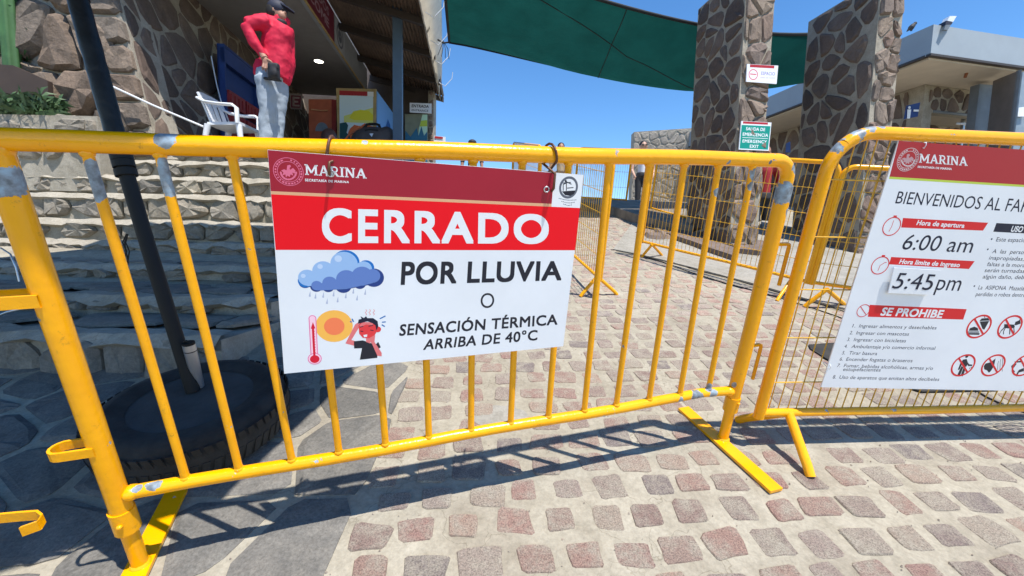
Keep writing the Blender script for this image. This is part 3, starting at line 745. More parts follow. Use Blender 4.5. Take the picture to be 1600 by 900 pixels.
# top frame: post - bend - rail - bend - post in one tube run, split into rail and posts
r0 = .0205; rp = .0235; bend = .055
rail = [(-.14+i*((BL_-bend+.14))/24, 0, HT+.004*math.sin(i*.7)*.4) for i in range(25)]
railp = arc((-.14+bend*0, 0, HT-bend), bend, PI, PI/2, X, Z)[:-1] if False else []
mb = MB(); pr = arc((BL_-bend, 0, HT-bend), bend, PI/2, 0, X, Z)
mb.tube([(-.10-bend, 0, HT-bend*1.6)]+arc((-.10, 0, HT-bend), bend, PI, PI/2, X, Z)+[(x, y, z) for x, y, z in rail if x > -.05 and x < BL_-bend-.03]+pr+[(BL_, 0, HT-bend-.03)], r0, 16)
mb.build('top_rail', MT['y1'], bar_root, 'local')
mb = MB(); mb.tube([(0, 0, HT-.01), (0, 0, .6), (-.001, 0, .20)], rp, 16); weld(mb, (0, 0, HT-.016), .027); mb.tube([(-.002, 0, .20), (-.002, 0, .135)], rp+.0035, 16); weld(mb, (0, -.028, .17), .007)
mb.tube([(-.155, 0, HT-bend*1.5), (-.155, 0, .62)], r0, 14)
mb.build('post', MT['y1'], bar_root, 'local')
mb = MB(); mb.tube([(BL_, 0, HT-bend-.02), (BL_+.004, 0, .5), (BL_, 0, .205)], rp, 16); mb.tube([(BL_, 0, .205), (BL_, 0, .145)], rp+.003, 16); weld(mb, (BL_+.002, -.027, .19), .006)
mb.build('post', MT['y1'], bar_root, 'local')
for x in (-.002, BL_):
    mb = MB(); mb.tube([(x, 0, .15), (x, 0, .006)], .0185, 16); weld(mb, (x, 0, .01), .026); mb.build('leg', MT['y1'], bar_root, 'local')
mb = MB(); mb.tube([(0, 0, HB)]+[(BL_*i/12, .0, HB+.003*math.sin(i*1.3)) for i in range(1, 12)]+[(BL_, 0, HB-.012)], .0168, 16); weld(mb, (.028, 0, HB), .0225); weld(mb, (BL_-.028, 0, HB-.01), .0225)
mb.build('bottom_rail', MT['y1'], bar_root, 'local')
bpx = [(287, 735), (372, 725), (455, 712), (529, 702), (602, 690), (670, 680), (736, 668), (798, 657), (857, 648), (913, 640), (963, 632), (1014, 625), (1062, 618), (1107, 608)]
tpx = {0: 140, 1: 252, 2: 364, 9: 952, 10: 1015, 11: 1070, 12: 1124, 13: 1178}
for i, (px, py) in enumerate(bpx):
    xb, _ = bloc(px, py); xt = bloc(tpx[i], 252)[0] if i in tpx else xb+.002
    mb = MB(); mb.tube([(xb, 0, HB+.005), ((xb+xt)/2, rg.uniform(-.002, .002), .65), (xt, 0, HT-.01)], .0096, 12); weld(mb, (xb, 0, HB+.0155), .0125, 8); weld(mb, (xt, 0, HT-.019), .0135, 8)
    mb.build('bar', MT['y1'], bar_root, 'local')
# flat steel feet
def foot(px0, py0, px1, py1, wd, ext=0):
    a, b = gr(px0, py0), gr(px1, py1); d = (b-a).normalized(); b = b+d*ext; k = Vector((-d.y, d.x, 0))*wd/2
    mb = MB(); mb.prism([a-k+Vector((0, 0, .005)), b-k+Vector((0, 0, .005)), b+k+Vector((0, 0, .005)), a+k+Vector((0, 0, .005))], (0, 0, .011)); mb.build('foot_plate', MT['y1'], bar_root, 'ramp')
foot(1067, 641, 1212, 771, .052); foot(277, 772, 214, 900, .058, .12)
# coupling eyes on the left post, coupling hooks on the right post
def eye_band(x0, z, ln, h=.016, wd=.023):
    mb = MB(); pts = [(-.0, -wd)]+[(-ln+wd*math.cos(a)*1.0, -wd*math.sin(a)*-1) for a in []]
    prof = [(.0, -wd), (-ln+wd, -wd)]+[(-ln+wd-wd*math.sin(a), -wd*math.cos(a)) for a in [PI*i/8 for i in range(1, 8)]]+[(-ln+wd, wd), (.0, wd)]
    t = .003; outer = prof; inner = [(x+(0 if i in (0, len(prof)-1) else 0), y) for i, (x, y) in enumerate(prof)]
    vs = []; fs = []; n = len(prof)
    for (x, y) in prof:
        dx = x+ln-wd; l = math.hypot(min(dx, 0), y) or 1; nx, ny = (min(dx, 0)/l, y/l)
        for (q, zz) in ((t, -h/2), (t, h/2), (-t, h/2), (-t, -h/2)): vs.append((x0+x+nx*q, y+ny*q, z+zz))
    for i in range(n-1):
        for j in range(4): fs.append((i*4+j, i*4+(j+1) % 4, (i+1)*4+(j+1) % 4, (i+1)*4+j))
    mb.add(vs, fs); return mb
x1_, z1_ = bloc(130, 700); eye_band(.0, z1_, .088, .022, .022).build('coupling_eye', MT['y1'], bar_root, 'local')
x2_, z2_ = bloc(60, 465); eye_band(.0, z2_, .14, .026, .024).build('coupling_eye', MT['y1'], bar_root, 'local')
for (a, b, c) in (((1160, 535), (1190, 538), (1177, 592)), ((1215, 380), (1234, 381), (1214, 446))):
    p, q, r_ = bloc(*a), bloc(*b), bloc(*c)
    mb = MB(); mb.tube([(BL_+.01, 0, q[1]), (q[0]-.012, 0, q[1]), (q[0]-.003, 0, q[1]-.003), (q[0], 0, q[1]-.012), (q[0], 0, r_[1])], .0065, 10); mb.build('coupling_hook', MT['y1'], bar_root, 'local')

# the next barrier to the left: only its coupling and post end are in the frame
nb = thing('crowd_barrier', 'end of a neighbouring yellow barrier at the lower left edge, with a bent flat coupling', 'barrier', (*gr(-22, 930)[:2], 0), BANG, 'ramp')
A2 = gr(5, 815, .25)
mb = MB(); u2 = Vector((math.cos(BANG), math.sin(BANG), 0)); base = gr(-20, 930); 
mb.tube([base+Vector((0, 0, .0)), base+Vector((0, 0, .55)), base+Vector((-.02, 0, 1.05))], .021, 14); mb.build('post', MT['y1'], nb, 'ramp')
pts = [gr(-12, 812, .27), gr(30, 808, .27), gr(58, 806, .27), gr(66, 812, .27), gr(60, 822, .265), gr(32, 832, .26)]
vs = []; 
for p in pts: vs += [p+Vector((0, 0, -.012)), p+Vector((0, 0, .012))]
mb = MB(); mb.add(vs, [(2*i, 2*i+2, 2*i+3, 2*i+1) for i in range(len(pts)-1)]); vs2 = [v+Vector((.0, .005, .0)) for v in vs]; mb.add(vs2, [(2*i+1, 2*i+3, 2*i+2, 2*i) for i in range(len(pts)-1)])
for i in range(len(pts)-1): mb.add([vs[2*i+1], vs[2*i+3], vs2[2*i+3], vs2[2*i+1]], [(0, 1, 2, 3)]); mb.add([vs[2*i], vs[2*i+2], vs2[2*i+2], vs2[2*i]], [(3, 2, 1, 0)])
mb.build('coupling_band', MT['y1'], nb, 'ramp')
q = gr(-14, 860, .14); mb = MB(); mb.tube([base+Vector((0, 0, .15)), base+Vector((0, 0, .15))-u2*.6], .0168, 12); mb.build('bottom_rail', MT['y1'], nb, 'ramp')
mb = MB(); mb.tube([base+Vector((-.02, 0, 1.05)), base+Vector((-.02, 0, 1.05))-u2*.6], .0205, 12); mb.build('top_rail', MT['y1'], nb, 'ramp')

# ================================================================== THE CLOSED SIGN
BN = G3 @ Vector((math.sin(BANG), -math.cos(BANG), 0))               # towards the camera
SA = R(*BA) + BN*.032
sg = thing('closed_sign', 'red and white sign reading CERRADO POR LLUVIA hung on the yellow barrier', 'sign', onp(655, 410, SA, BN))
B1 = Board(sg, SA, BN)
C4 = [(418, 234), (912, 273.5), (880, 541), (444, 584)]
mb = MB(); mb.prism([B1.P(*c) for c in C4], -BN*.004); mb.build('board', MT['white'], sg)
B1.poly('header_band', MT['ink_maroon'], [(418.3, 234.4), (866, 270.2), (862, 318.5), (423, 298.6)], 1)
B1.poly('gold_line', MT['ink_tan'], [(423, 298.6), (862, 318.5), (861.6, 323), (423.5, 303.6)], 1)
B1.poly('red_band', MT['ink_red'], [(423.5, 303.6), (906.3, 325.0), (898.6, 391), (430.6, 390.5)], 1)
B1.poly('logo_panel', MT['ink_white'], [(866, 270.2), (911.4, 274), (906.3, 325), (861.6, 323)], 1)
B1.text('CERRADO', MT['ink_white'], [(503, 325), (858, 335.5), (857, 381), (503, 379.5)], bold=.034, space=1.12)
B1.text('POR LLUVIA', MT['ink_dark'], [(627, 409), (878, 408), (877, 438), (626, 445.3)], bold=.03, space=1.04, shear=.03)
B1.text('O', MT['ink_dark'], [(751, 458.5), (772.5, 457.8), (772, 480.5), (751, 481.5)], bold=.017)
B1.text('SENSACIÓN TÉRMICA', MT['ink_dark'], [(625, 507), (871, 491), (871, 507.3), (623.5, 525)], bold=.024, shear=.04, space=1.03)
B1.text('ARRIBA DE 40°C', MT['ink_dark'], [(664, 530.6), (840, 515.4), (840, 531.5), (661, 547)], bold=.022, shear=.04, space=1.03)
B1.text('MARINA', MT['ink_white'], [(475.5, 256.5), (573, 264.3), (573, 279), (476.5, 273)], strokes=serif_word())
B1.text('SECRETARÍA DE MARINA', MT['ink_white'], [(476.5, 279.1), (545.5, 282.8), (545.2, 286.2), (476.6, 283.2)], bold=.03, space=1.1)
def seal(B, px, py, r, m1, m2, sy=1.0, sq=1.0):
    mb = MB(); B.disc(mb, px, py, r, 2, r*.955, sy=sy)
    B.disc(mb, px, py, r*.74, 2, r*.70, sy=sy)
    rg = random.Random(4)
    for i in range(26):                                               # little marks of the ring
        a = 2*PI*i/26
        if i in (6, 7): continue
        B.disc(mb, px, py, r*.90, 2, r*.79, a0=a+.03, a1=a+.03+rg.uniform(.1, .19), n=3, sy=sy)
    # wreath below and the bird with spread wing
    for i in range(11):
        a = PI+.15+i*(PI-.3)/10; x, y = px+math.cos(a)*r*F*.56/B.d(px, py), py-math.sin(a)*r*F*.56/B.d(px, py)*1.0
        B.disc(mb, x, y, r*.07, 2, n=8, sy=1.5, tilt=a)
    mb.build('round_emblem', m1, B.root)
    mb = MB(); k = r*F/B.d(px, py)
    eag = [(-.1, -.5), (.12, -.55), (.2, -.42), (.08, -.3), (.12, -.15), (.35, -.3), (.55, -.1), (.5, .15), (.3, .05), (.38, .3), (.15, .2), (.1, .42), (-.08, .3), (-.2, .45), (-.25, .2), (-.5, .3), (-.4, .05), (-.58, -.1), (-.35, -.2), (-.15, -.12)]
    B.addpoly(mb, [(px+x*k*.92, py+y*k*.92) for x, y in eag], 2); mb.build('emblem_figure', m2, B.root)
Board.d = lambda s, px, py: (s.P(px, py)-CW).dot(G3 @ CF)
seal(B1, 450.8, 268.4, .0285, MT['ink_pink'], MT['ink_pink'])
# little round ship seal in the corner panel
mb = MB(); B1.disc(mb, 888.4, 293, .0262, 2, .0205, sy=1.06); mb.build('ring_emblem', MT['ink_grey'], sg)
mb = MB(); B1.addpoly(mb, [(878, 299), (899, 297.5), (897, 303), (891, 306), (883, 305)], 2)
for (a, b) in (((880, 298), (880, 288)), ((885, 298), (885, 286)), ((880, 288), (885, 286)), ((879, 286), (892, 285)), ((885, 284), (893, 288)), ((886, 294), (896, 293))): B1.rect(mb, *a, *b, .0022, 2)
B1.disc(mb, 884, 283, .003, 2, n=8); mb.build('ship_mark', MT['ink_dark'], sg)
for i, (txt, q) in enumerate((('RED NACIONAL DE LA', [(873, 309.5), (900, 311.5), (900, 313.4), (873, 311.5)]), ('PUERTO', [(877, 314.3), (897, 315.6), (897, 317.5), (877, 316.2)]), ('MAZATLÁN', [(880, 319), (893, 319.8), (893, 321.4), (880, 320.7)]))):
    pass
mb = MB(); rg = random.Random(8)
for (x0, y0, x1, y1) in ((873, 310, 901, 312), (877, 314.6, 897, 316), (880, 318.8, 893, 319.8)):   # lines of print too small to read
    x = x0
    while x < x1:
        w = rg.uniform(1, 2.4); t = (x-x0)/(x1-x0); sag = 1.6*math.sin(PI*t)
        B1.rect(mb, x, y0+(y1-y0)*t+sag, x+w, y0+(y1-y0)*min(1, t+w/(x1-x0))+sag, .0018, 2); x += w+.7
mb.build('small_print', MT['ink_grey'], sg)
# rain cloud
def circs(name, m, lst, lay, base=None):
    mb = MB()
    for (x, y, r) in lst: B1.disc(mb, x, y, r/F*B1.d(x, y), lay, n=28)
    if base: B1.addpoly(mb, base, lay)
    return mb.build(name, m, sg)
z = lambda x, y: (440+x/4.092, 370+y/4.092)
def zc(x, y, r): a, b = z(x, y); return (a, b, r/4.092)
circs('cloud_shadow', ink('print_deep_blue', srgb(36, 62, 128)), [zc(150, 292, 38), zc(222, 318, 36), zc(298, 320, 36), zc(395, 312, 50), zc(500, 298, 38), zc(590, 262, 62)], 1, [z(150, 250), z(590, 250), z(600, 300), z(395, 340), z(160, 320)])
circs('cloud_rim', ink('print_blue', srgb(12, 110, 190)), [zc(412, 165, 82), zc(540, 198, 50), zc(152, 282, 44)], 2)
circs('cloud_top', ink('print_sky_blue', srgb(150, 184, 226)), [zc(400, 175, 82), zc(268, 220, 66), zc(165, 262, 54), zc(525, 205, 50), zc(350, 240, 60)], 3, [z(165, 225), z(520, 200), z(520, 290), z(165, 316)])
circs('cloud_body', ink('print_mid_blue', srgb(96, 126, 190)), [zc(225, 312, 32), zc(308, 296, 44), zc(415, 272, 62), zc(515, 252, 64), zc(583, 250, 46)], 4, [z(225, 300), z(583, 250), z(583, 296), z(415, 334), z(225, 344)])
circs('cloud_highlight', ink('print_pale_blue', srgb(188, 208, 236)), [zc(362, 140, 22), zc(246, 190, 16), zc(138, 250, 14)], 4)
mb = MB()
for (x, y) in ((180, 378), (216, 390), (266, 384), (332, 376), (410, 388), (458, 358), (482, 402), (534, 366), (290, 424), (358, 414)):
    a, b = z(x, y); B1.disc(mb, a, b, .0022, 1, n=10); B1.addpoly(mb, [(a-1.4, b-.5), (a+.9, b-8), (a+1.4, b)], 1)
mb.build('rain_drops', ink('print_rain', srgb(176, 184, 208)), sg)
# sun and thermometer
circs('sun_halo', ink('print_amber', srgb(250, 186, 84)), [zc(337, 572, 111)], 1); circs('sun_disc', ink('print_coral', srgb(246, 128, 84)), [zc(337, 573, 61)], 2)
def capsule(m, name, x0, y0, x1, y1, w, lay):
    mb = MB(); B1.rect(mb, x0, y0, x1, y1, w, lay); B1.disc(mb, x0, y0, w/2, lay, n=16); return mb.build(name, m, sg)
a, b = z(197, 522); c, d = z(210, 770)
pink = ink('print_thermo_pink', srgb(232, 120, 168)); pale = ink('print_thermo_pale', srgb(250, 205, 222)); tred = ink('print_thermo_red', srgb(214, 20, 52))
capsule(pink, 'thermometer_tube', a, b, c, d, .0165, 2); capsule(pale, 'thermometer_glass', a, b, c, d, .0125, 3)
circs('thermometer_bulb', pink, [zc(212, 780, 41)], 3); circs('thermometer_bulb', pale, [zc(212, 780, 36)], 4); circs('thermometer_bulb', tred, [zc(212, 782, 28)], 5)
mb = MB(); e, f_ = z(200, 575); B1.rect(mb, e, f_, c, d, .005, 4); B1.addpoly(mb, [z(186, 588), z(200, 545), z(216, 586)], 4)
for i in range(9): x, y = z(204+i*.9, 604+i*17); B1.rect(mb, x-2.2, y, x+2.2, y, .0012, 5)
mb.build('thermometer_arrow', tred, sg)
# the overheated person drawn on the sign
skp = ink('print_skin_rose', srgb(226, 118, 120)); skr = ink('print_skin_hot', srgb(226, 60, 66))
B1.poly('drawn_arm', skp, [z(488, 548), z(470, 560), z(408, 682), z(470, 698), z(466, 665), z(446, 660), z(498, 575)], 2)
B1.poly('drawn_shirt', MT['ink_dark'], [z(462, 668), z(520, 662), z(600, 690), z(618, 672), z(634, 706), z(612, 722), z(612, 774), z(500, 786), z(514, 712), z(464, 714)], 3)
B1.poly('drawn_arm', skp, [z(560, 662), z(572, 610), z(598, 630), z(594, 672), z(640, 742), z(640, 764), z(612, 760), z(578, 684)], 4)
B1.poly('drawn_neck', skp, [z(540, 640), z(572, 640), z(566, 682), z(540, 672)], 3)
B1.poly('drawn_face', skr, [z(492, 560), z(510, 545), z(600, 548), z(612, 600), z(596, 628), z(560, 648), z(520, 646), z(496, 620)], 4)
circs('drawn_ear', skr, [zc(615, 592, 20)], 4)
B1.poly('drawn_brow', skp, [z(496, 566), z(520, 545), z(590, 548), z(580, 566), z(540, 560), z(505, 578)], 5)
B1.poly('drawn_hair', MT['ink_navy'], [z(488, 556), z(492, 530), z(512, 524), z(504, 508), z(526, 520), z(540, 508), z(548, 520), z(585, 520), z(614, 540), z(618, 572), z(606, 600), z(600, 566), z(580, 552), z(548, 540), z(520, 548)], 6)
mb = MB(); B1.addpoly(mb, [z(522, 628), z(548, 624), z(546, 640), z(528, 642)], 6); mb.build('drawn_teeth', MT['ink_white'], sg)
mb = MB()
for (p, q_) in (((500, 578), (522, 572)), ((556, 572), (584, 566)), ((566, 596), (588, 600)), ((504, 602), (522, 606))): B1.rect(mb, *z(*p), *z(*q_), .002, 6)
mb.build('drawn_eyes', MT['ink_navy'], sg)
mb = MB()
for (p, q_) in (((628, 524), (664, 506)), ((642, 546), (666, 544)), ((640, 562), (660, 574)), ((446, 548), (440, 538)), ((450, 524), (460, 544))): B1.rect(mb, *z(*p), *z(*q_), .003, 2)
mb.build('drawn_sweat', ink('print_cyan_blue', srgb(20, 110, 180)), sg)
mb = MB()
for x in (538, 562, 588):
    pts = [z(x, 464), z(x+7, 474), z(x-4, 484), z(x+6, 494), z(x, 502)]
    for p, q_ in zip(pts, pts[1:]): B1.rect(mb, *p, *q_, .0011, 2)
mb.build('heat_lines', skp, sg)
# rusty wire hooks over the rail
def hook(pix_front, hole, side, lab):
    hk = thing('wire_hook', lab, 'hook', onp(*hole, SA+BN*.004, BN), group=None)
    xw = bloc(*pix_front)[0]; xh, zh = bloc(*hole)
    # own frame of the barrier
    pts = []
    for i in range(11):
        a = -.9+i*(PI+1.5)/10
        pts.append(Vector((xw+side*(i-5)*.0025, math.cos(a)*.026*-1, HT+math.sin(a)*.026)))
    pts = pts[::-1]
    pts = [Vector((xw+side*.02, .05, HT-.05))]+[Vector((p.x, -p.y, p.z)) for p in pts[::-1]][::-1]
    end = [Vector((xh+(xw-xh)*.3, -.048, (zh+HT)/2)), Vector((xh, -.046, zh+.008)), Vector((xh, -.034, zh))]
    mb = MB(); B = G @ Matrix.Translation((BA[0], BA[1], 0)) @ Matrix.Rotation(BANG, 4, 'Z')
    mb.tube([B @ p for p in pts+end], .0032, 8); mb.build('wire', MT['rust'], hk)
    mb = MB(); c = onp(*hole, SA+BN*.003, BN); e, u = B1.axes(); mb.tube([c+e*(.0065*math.cos(i*PI/8))+u*(.0065*math.sin(i*PI/8)) for i in range(16)], .0018, 6, closed=True); mb.build('eyelet', MT['steel'], hk)
hook((520, 226), (517, 271), -1, 'rusty wire hook over the rail at the left of the closed sign')
hook((858, 242), (854, 296), 1, 'curled rusty wire hook over the rail at the right of the closed sign')

# ================================================================== RIGHT MESH BARRIER AND ITS SIGN
DA = Vector((.943, 1.358, 0)); DANG = math.radians(5.28)
DW = R(DA.x, DA.y); du = G3 @ Vector((math.cos(DANG), math.sin(DANG), 0)); dn = G3 @ Vector((math.sin(DANG), -math.cos(DANG), 0)); dz = G3 @ Vector((0, 0, 1))
def dloc(px, py, off=0): q = onp(px, py, DW+dn*off, dn)-DW; return q.dot(du), q.dot(dz)
def dpt(x, z, off=0): return DW+du*x+dz*z+dn*off
DP = [((dloc(*q)[0], 0, dloc(*q)[1]), r) for q, r in (((1307, 234), .019), ((1297, 256), .015), ((1338, 212), .02), ((1356, 204), .018), ((1374, 201), .014), ((1318, 222), .01))]
MT['y2'] = yellow('worn_yellow_paint', DP, wear=.60); MT['y3'] = yellow('plain_yellow_paint', (), wear=.64)
wire_meshes = {}
def wire_mesh(h, r=.0022):
    k = (round(h, 3), r)
    if k not in wire_meshes: mb = MB(); mb.tube([(0, 0, 0), (0, 0, h)], r, 6, caps=False); wire_meshes[k] = mb.mesh('wire', MT['ywire'])
    return wire_meshes[k]
MT['ywire'] = plain('yellow_wire', (.62, .34, .02), .5, var=.25, scale=20)
def mesh_barrier(label, p0, p1, zt=1.0, z0=.15, feet=(), nw=28, zs=(.35, .55, .75), r=.017, bend=.07, wr=.0022, m='y3', group=None, footr=.014, hooks=True, single=False):
    """welded mesh barrier standing on the ramp, from p0 to p1 (ramp frame)"""
    p0, p1 = Vector((p0[0], p0[1], 0)), Vector((p1[0], p1[1], 0)); L = (p1-p0).length; a = math.atan2(p1.y-p0.y, p1.x-p0.x)
    rt_ = thing('mesh_barrier', label, 'barrier', p0, a, 'ramp', group)
    loop = [(0, 0, z0)]+arc((bend, 0, zt-bend), bend, PI, PI/2, X, Z, 10)+arc((L-bend, 0, zt-bend), bend, PI/2, 0, X, Z, 10)+[(L, 0, z0)]
    i1 = 12; mb = MB(); mb.tube(loop[6:-6], r, 14, caps=False); mb.build('top_rail', MT[m], rt_, 'local')
    mb = MB(); mb.tube([(0, 0, z0-r)]+[loop[1]]+loop[2:7], r, 14); mb.build('post', MT[m], rt_, 'local')
    mb = MB(); mb.tube(loop[-7:-1]+[(L, 0, z0-r)], r, 14); mb.build('post', MT[m], rt_, 'local')
    mb = MB(); mb.tube([(0, 0, z0), (L*.33, 0, z0-.002), (L*.6, 0, z0+.002), (L, 0, z0)], r*.8, 12); mb.build('bottom_rail', MT[m], rt_, 'local')
    for k in range(1, nw): 
        x = L*k/nw; top = zt if bend < x < L-bend else zt-bend+math.sqrt(max(0, bend**2-(bend-min(x, L-x))**2))
        inst(wire_mesh(top-z0, wr), 'wire', rt_, Matrix.Translation((x+rg.uniform(-.002, .002), r*.3, z0)) @ Matrix.Rotation(rg.uniform(-.004, .004), 4, 'Y'))
    for zz in zs: mb = MB(); mb.tube([(0, 0, zz), (L/2, -.002, zz+.002), (L, 0, zz)], wr*1.15, 6); mb.build('cross_wire', MT['ywire'], rt_, 'local')
    inv = Matrix.Translation(p0) @ Matrix.Rotation(a, 4, 'Z')
    for f in feet:
        if len(f) == 2 and isinstance(f[0], (tuple, Vector)): ap, ft = f
        else: ap = p0+(p1-p0)*f[0]; ft = ap+Vector((-math.sin(a), math.cos(a), 0))*f[1]
        ap = Vector((ap[0], ap[1], z0)); ft = Vector((ft[0], ft[1], footr*.3))
        mb = MB(); mb.tube([ap, ap*.15+ft*.85+Vector((0, 0, .004)), ft], footr, 12); mb.build('leg', MT[m], rt_, 'ramp')
    return rt_
# the large one at the right
ap = DA+Vector((math.cos(DANG), math.sin(DANG), 0))*.115
d_end = DA+Vector((math.cos(DANG), math.sin(DANG), 0))*2.15
dr = mesh_barrier('nearest wire mesh barrier at the right, worn yellow, carrying the visitor rules sign', DA, d_end, zt=1.138, z0=.15, nw=58, zs=(.28, .46, .64, .82, 1.0), r=.0195, bend=.125, wr=.0021, m='y2',
    feet=[((ap.x, ap.y), gr(1266, 747, 0)[:2]), ((ap.x, ap.y), gr(1152, 658, 0)[:2]), (.9, -.22), (.9, .22)], footr=.0165)
# ------- visitor rules sign
SD = DW+dn*.028
s2 = thing('rules_sign', 'large white rules sign with opening hours and prohibition symbols on the right mesh barrier', 'sign', SD+du*.8+dz*.7)
B2 = Board(s2, SD, dn)
tl, bl = (1404.5, 220), (1283, 605)
TLp, BLp = B2.P(*tl), B2.P(*bl); TR_ = B2.P(1600, 234); BR_ = B2.P(1600, 611)
ext = 1.6
TRp = TLp+(TR_-TLp)*2.6; BRp = BLp+(BR_-BLp)*((TRp-BLp).dot(du)/(BR_-BLp).dot(du))
mb = MB(); mb.prism([TLp, TRp, BRp, BLp], -dn*.004); mb.build('board', MT['white'], s2)
def raw(name, m, P, lay): mb = MB(); B2.addpoly(mb, [p+dn*.00008*lay for p in P], raw=True); mb.build(name, m, s2)
e1, e2_ = B2.P(1389.8, 276), B2.P(1600, 289); E1_ = e1+(e2_-e1)*3.0; lim = (TRp-e1).dot(du)/(e2_-e1).dot(du); E1_ = e1+(e2_-e1)*lim
f1, f2 = B2.P(1389, 279.5), B2.P(1600, 292.3); F1_ = f1+(f2-f1)*lim
raw('header_band', MT['ink_brick'], [TLp, TRp, E1_, e1], 1); raw('lime_line', MT['ink_lime'], [e1, E1_, F1_, f1], 1)
seal(B2, 1418.7, 249.5, .034, ink('print_faded_white', (.6, .5, .5)), ink('print_faded_rose', (.5, .3, .32)))
B2.text('MARINA', MT['ink_white'], [(1437, 240), (1512, 245.6), (1512, 259.3), (1435.5, 254)], strokes=serif_word())
B2.text('SECRETARÍA DE MARINA', MT['ink_white'], [(1434, 259), (1487.5, 262.4), (1487, 265.8), (1433.5, 262)], bold=.03)
vsq = [(1402.5, 298.8), (1628, 313.6), (1623, 333.4), (1398.5, 317.6)]
B2.text('BIENVENIDOS AL FARO', MT['ink_navy'], vsq, bold=.004, shear=.12)
def hbar(pts, m='ink_signred', lay=1): B2.poly('banner', MT[m], pts, lay)
hbar([(1411, 340.5), (1544, 348), (1536, 360.3), (1408, 355.5)]); hbar([(1392.5, 401.5), (1523, 408), (1514, 420.3), (1389, 413)]); hbar([(1359, 476.2), (1510.5, 483), (1505, 499.3), (1356, 495)])
hbar([(1557, 348.5), (1720, 357), (1716, 371), (1552, 362)], 'ink_navy')
B2.text('Hora de apertura', MT['ink_white'], [(1434, 343.8), (1508, 349), (1506.3, 356.2), (1431.5, 351.6)], bold=.03, shear=.12)
B2.text('Hora limite de ingreso', MT['ink_white'], [(1407, 404.6), (1501, 410.4), (1499, 417.6), (1404.3, 412)], bold=.03, shear=.12)
B2.text('6:00 am', MT['ink_navy'], [(1417, 366), (1524, 371.5), (1518, 395), (1408, 389.5)], bold=.012, shear=.1)
B2.text('SE PROHIBE', MT['ink_white'], [(1379, 480.3), (1476, 484.6), (1472.5, 497), (1375, 493)], bold=.035, shear=.12)
B2.text('USO', MT['ink_white'], [(1582, 352.8), (1600, 353.8), (1597, 363), (1579, 362)], bold=.03, shear=.12)
# the hour stuck on a raised plate
mb = MB(); pc = [B2.P(x, y)+dn*.009 for x, y in ((1393.5, 417), (1466, 421), (1449, 459.5), (1384, 456.5))]; mb.prism(pc, -dn*.003)
mb.build('hour_plate', MT['white'], s2)
BP = Board(s2, SD+dn*.0095, dn)
BP.text('5:45', MT['ink_navy'], [(1402, 426.2), (1462, 429), (1456, 453.5), (1393, 450.5)], bold=.012, shear=.1, lay=1)
B2.text('pm', MT['ink_navy'], [(1467, 428.5), (1506, 430.3), (1499, 454.6), (1460, 452.8)], bold=.012, shear=.1)
def ring_icon(px, py, r, clock=None, bar=False, w=.0035, m='ink_signred'):
    mb = MB(); B2.disc(mb, px, py, r, 3, r-w, n=36)
    if bar:
        c = B2.P(px, py, 3); e, u = B2.axes(); d = (e*.72-u*.7).normalized(); k = B2.n.cross(d)*w/2
        mb.add([c-d*(r-w/2)-k+dn*.00006, c+d*(r-w/2)-k+dn*.00006, c+d*(r-w/2)+k+dn*.00006, c-d*(r-w/2)+k+dn*.00006], [(0, 1, 2, 3)])
    if clock:
        c = B2.P(px, py, 3); e, u = B2.axes()
        for (ax, ay, bx, by) in clock:
            a_ = c+e*ax*r+u*ay*r; b_ = c+e*bx*r+u*by*r; d = (b_-a_).normalized(); k = B2.n.cross(d)*.0009
            mb.add([a_-k, b_-k, b_+k, a_+k], [(0, 1, 2, 3)])
        a_ = c+u*r*1.0; b_ = c+u*r*1.14; k = e*.006; mb.add([a_-k, a_+k, b_+k, b_-k], [(0, 1, 2, 3)])
    mb.build('prohibition_ring' if bar else 'clock_icon', MT[m], s2)
ring_icon(1393.3, 353.8, .0305, clock=((0, .62, 0, 0), (0, 0, -.12, -.55)), w=.0032)
ring_icon(1375.2, 414.8, .0310, clock=((0, 0, -.05, -.6), (0, 0, .45, .35), (.45, .35, .62, .35)), w=.0032)
ring_icon(1349, 485.5, .0235, bar=True, w=.0025)
IC = [(1529.6, 510.4), (1578, 511), (1505, 571), (1552, 571), (1600, 571)]
for q in IC: ring_icon(*q, .0465, bar=True, w=.0068)
def z7(x, y): return (1440+x/5, 460+y/5)
def pic(name, polys, discs=(), lines=(), lay=2):
    mb = MB()
    for p in polys: B2.addpoly(mb, [z7(*q) for q in p], lay)
    for (x, y, r) in discs: B2.disc(mb, *z7(x, y), r, lay, n=14)
    for (a, b, w) in lines: B2.rect(mb, *z7(*a), *z7(*b), w, lay)
    mb.build(name, MT['ink_dark'], s2)
pic('food_symbol', [[(454, 212), (528, 208), (490, 276), (476, 270)], [(470, 188), (520, 184), (532, 204), (452, 208)], [(368, 284), (378, 264), (412, 252), (438, 262), (444, 284)], [(360, 290), (450, 290), (448, 298), (360, 298)], [(360, 302), (454, 302), (450, 316), (362, 314)]], lines=(((496, 184), (486, 166), .002), ((486, 166), (500, 172), .002)))
pic('dog_symbol', [[(646, 232), (722, 236), (730, 256), (700, 268), (644, 262)], [(724, 240), (734, 214), (760, 204), (770, 192), (774, 228), (742, 240)], [(650, 240), (640, 208), (648, 232)]], lines=(((650, 256), (622, 284), .0045), ((622, 284), (606, 312), .003), ((654, 262), (640, 290), .0035), ((640, 290), (640, 312), .003), ((690, 262), (688, 312), .0035), ((720, 256), (724, 300), .003)))
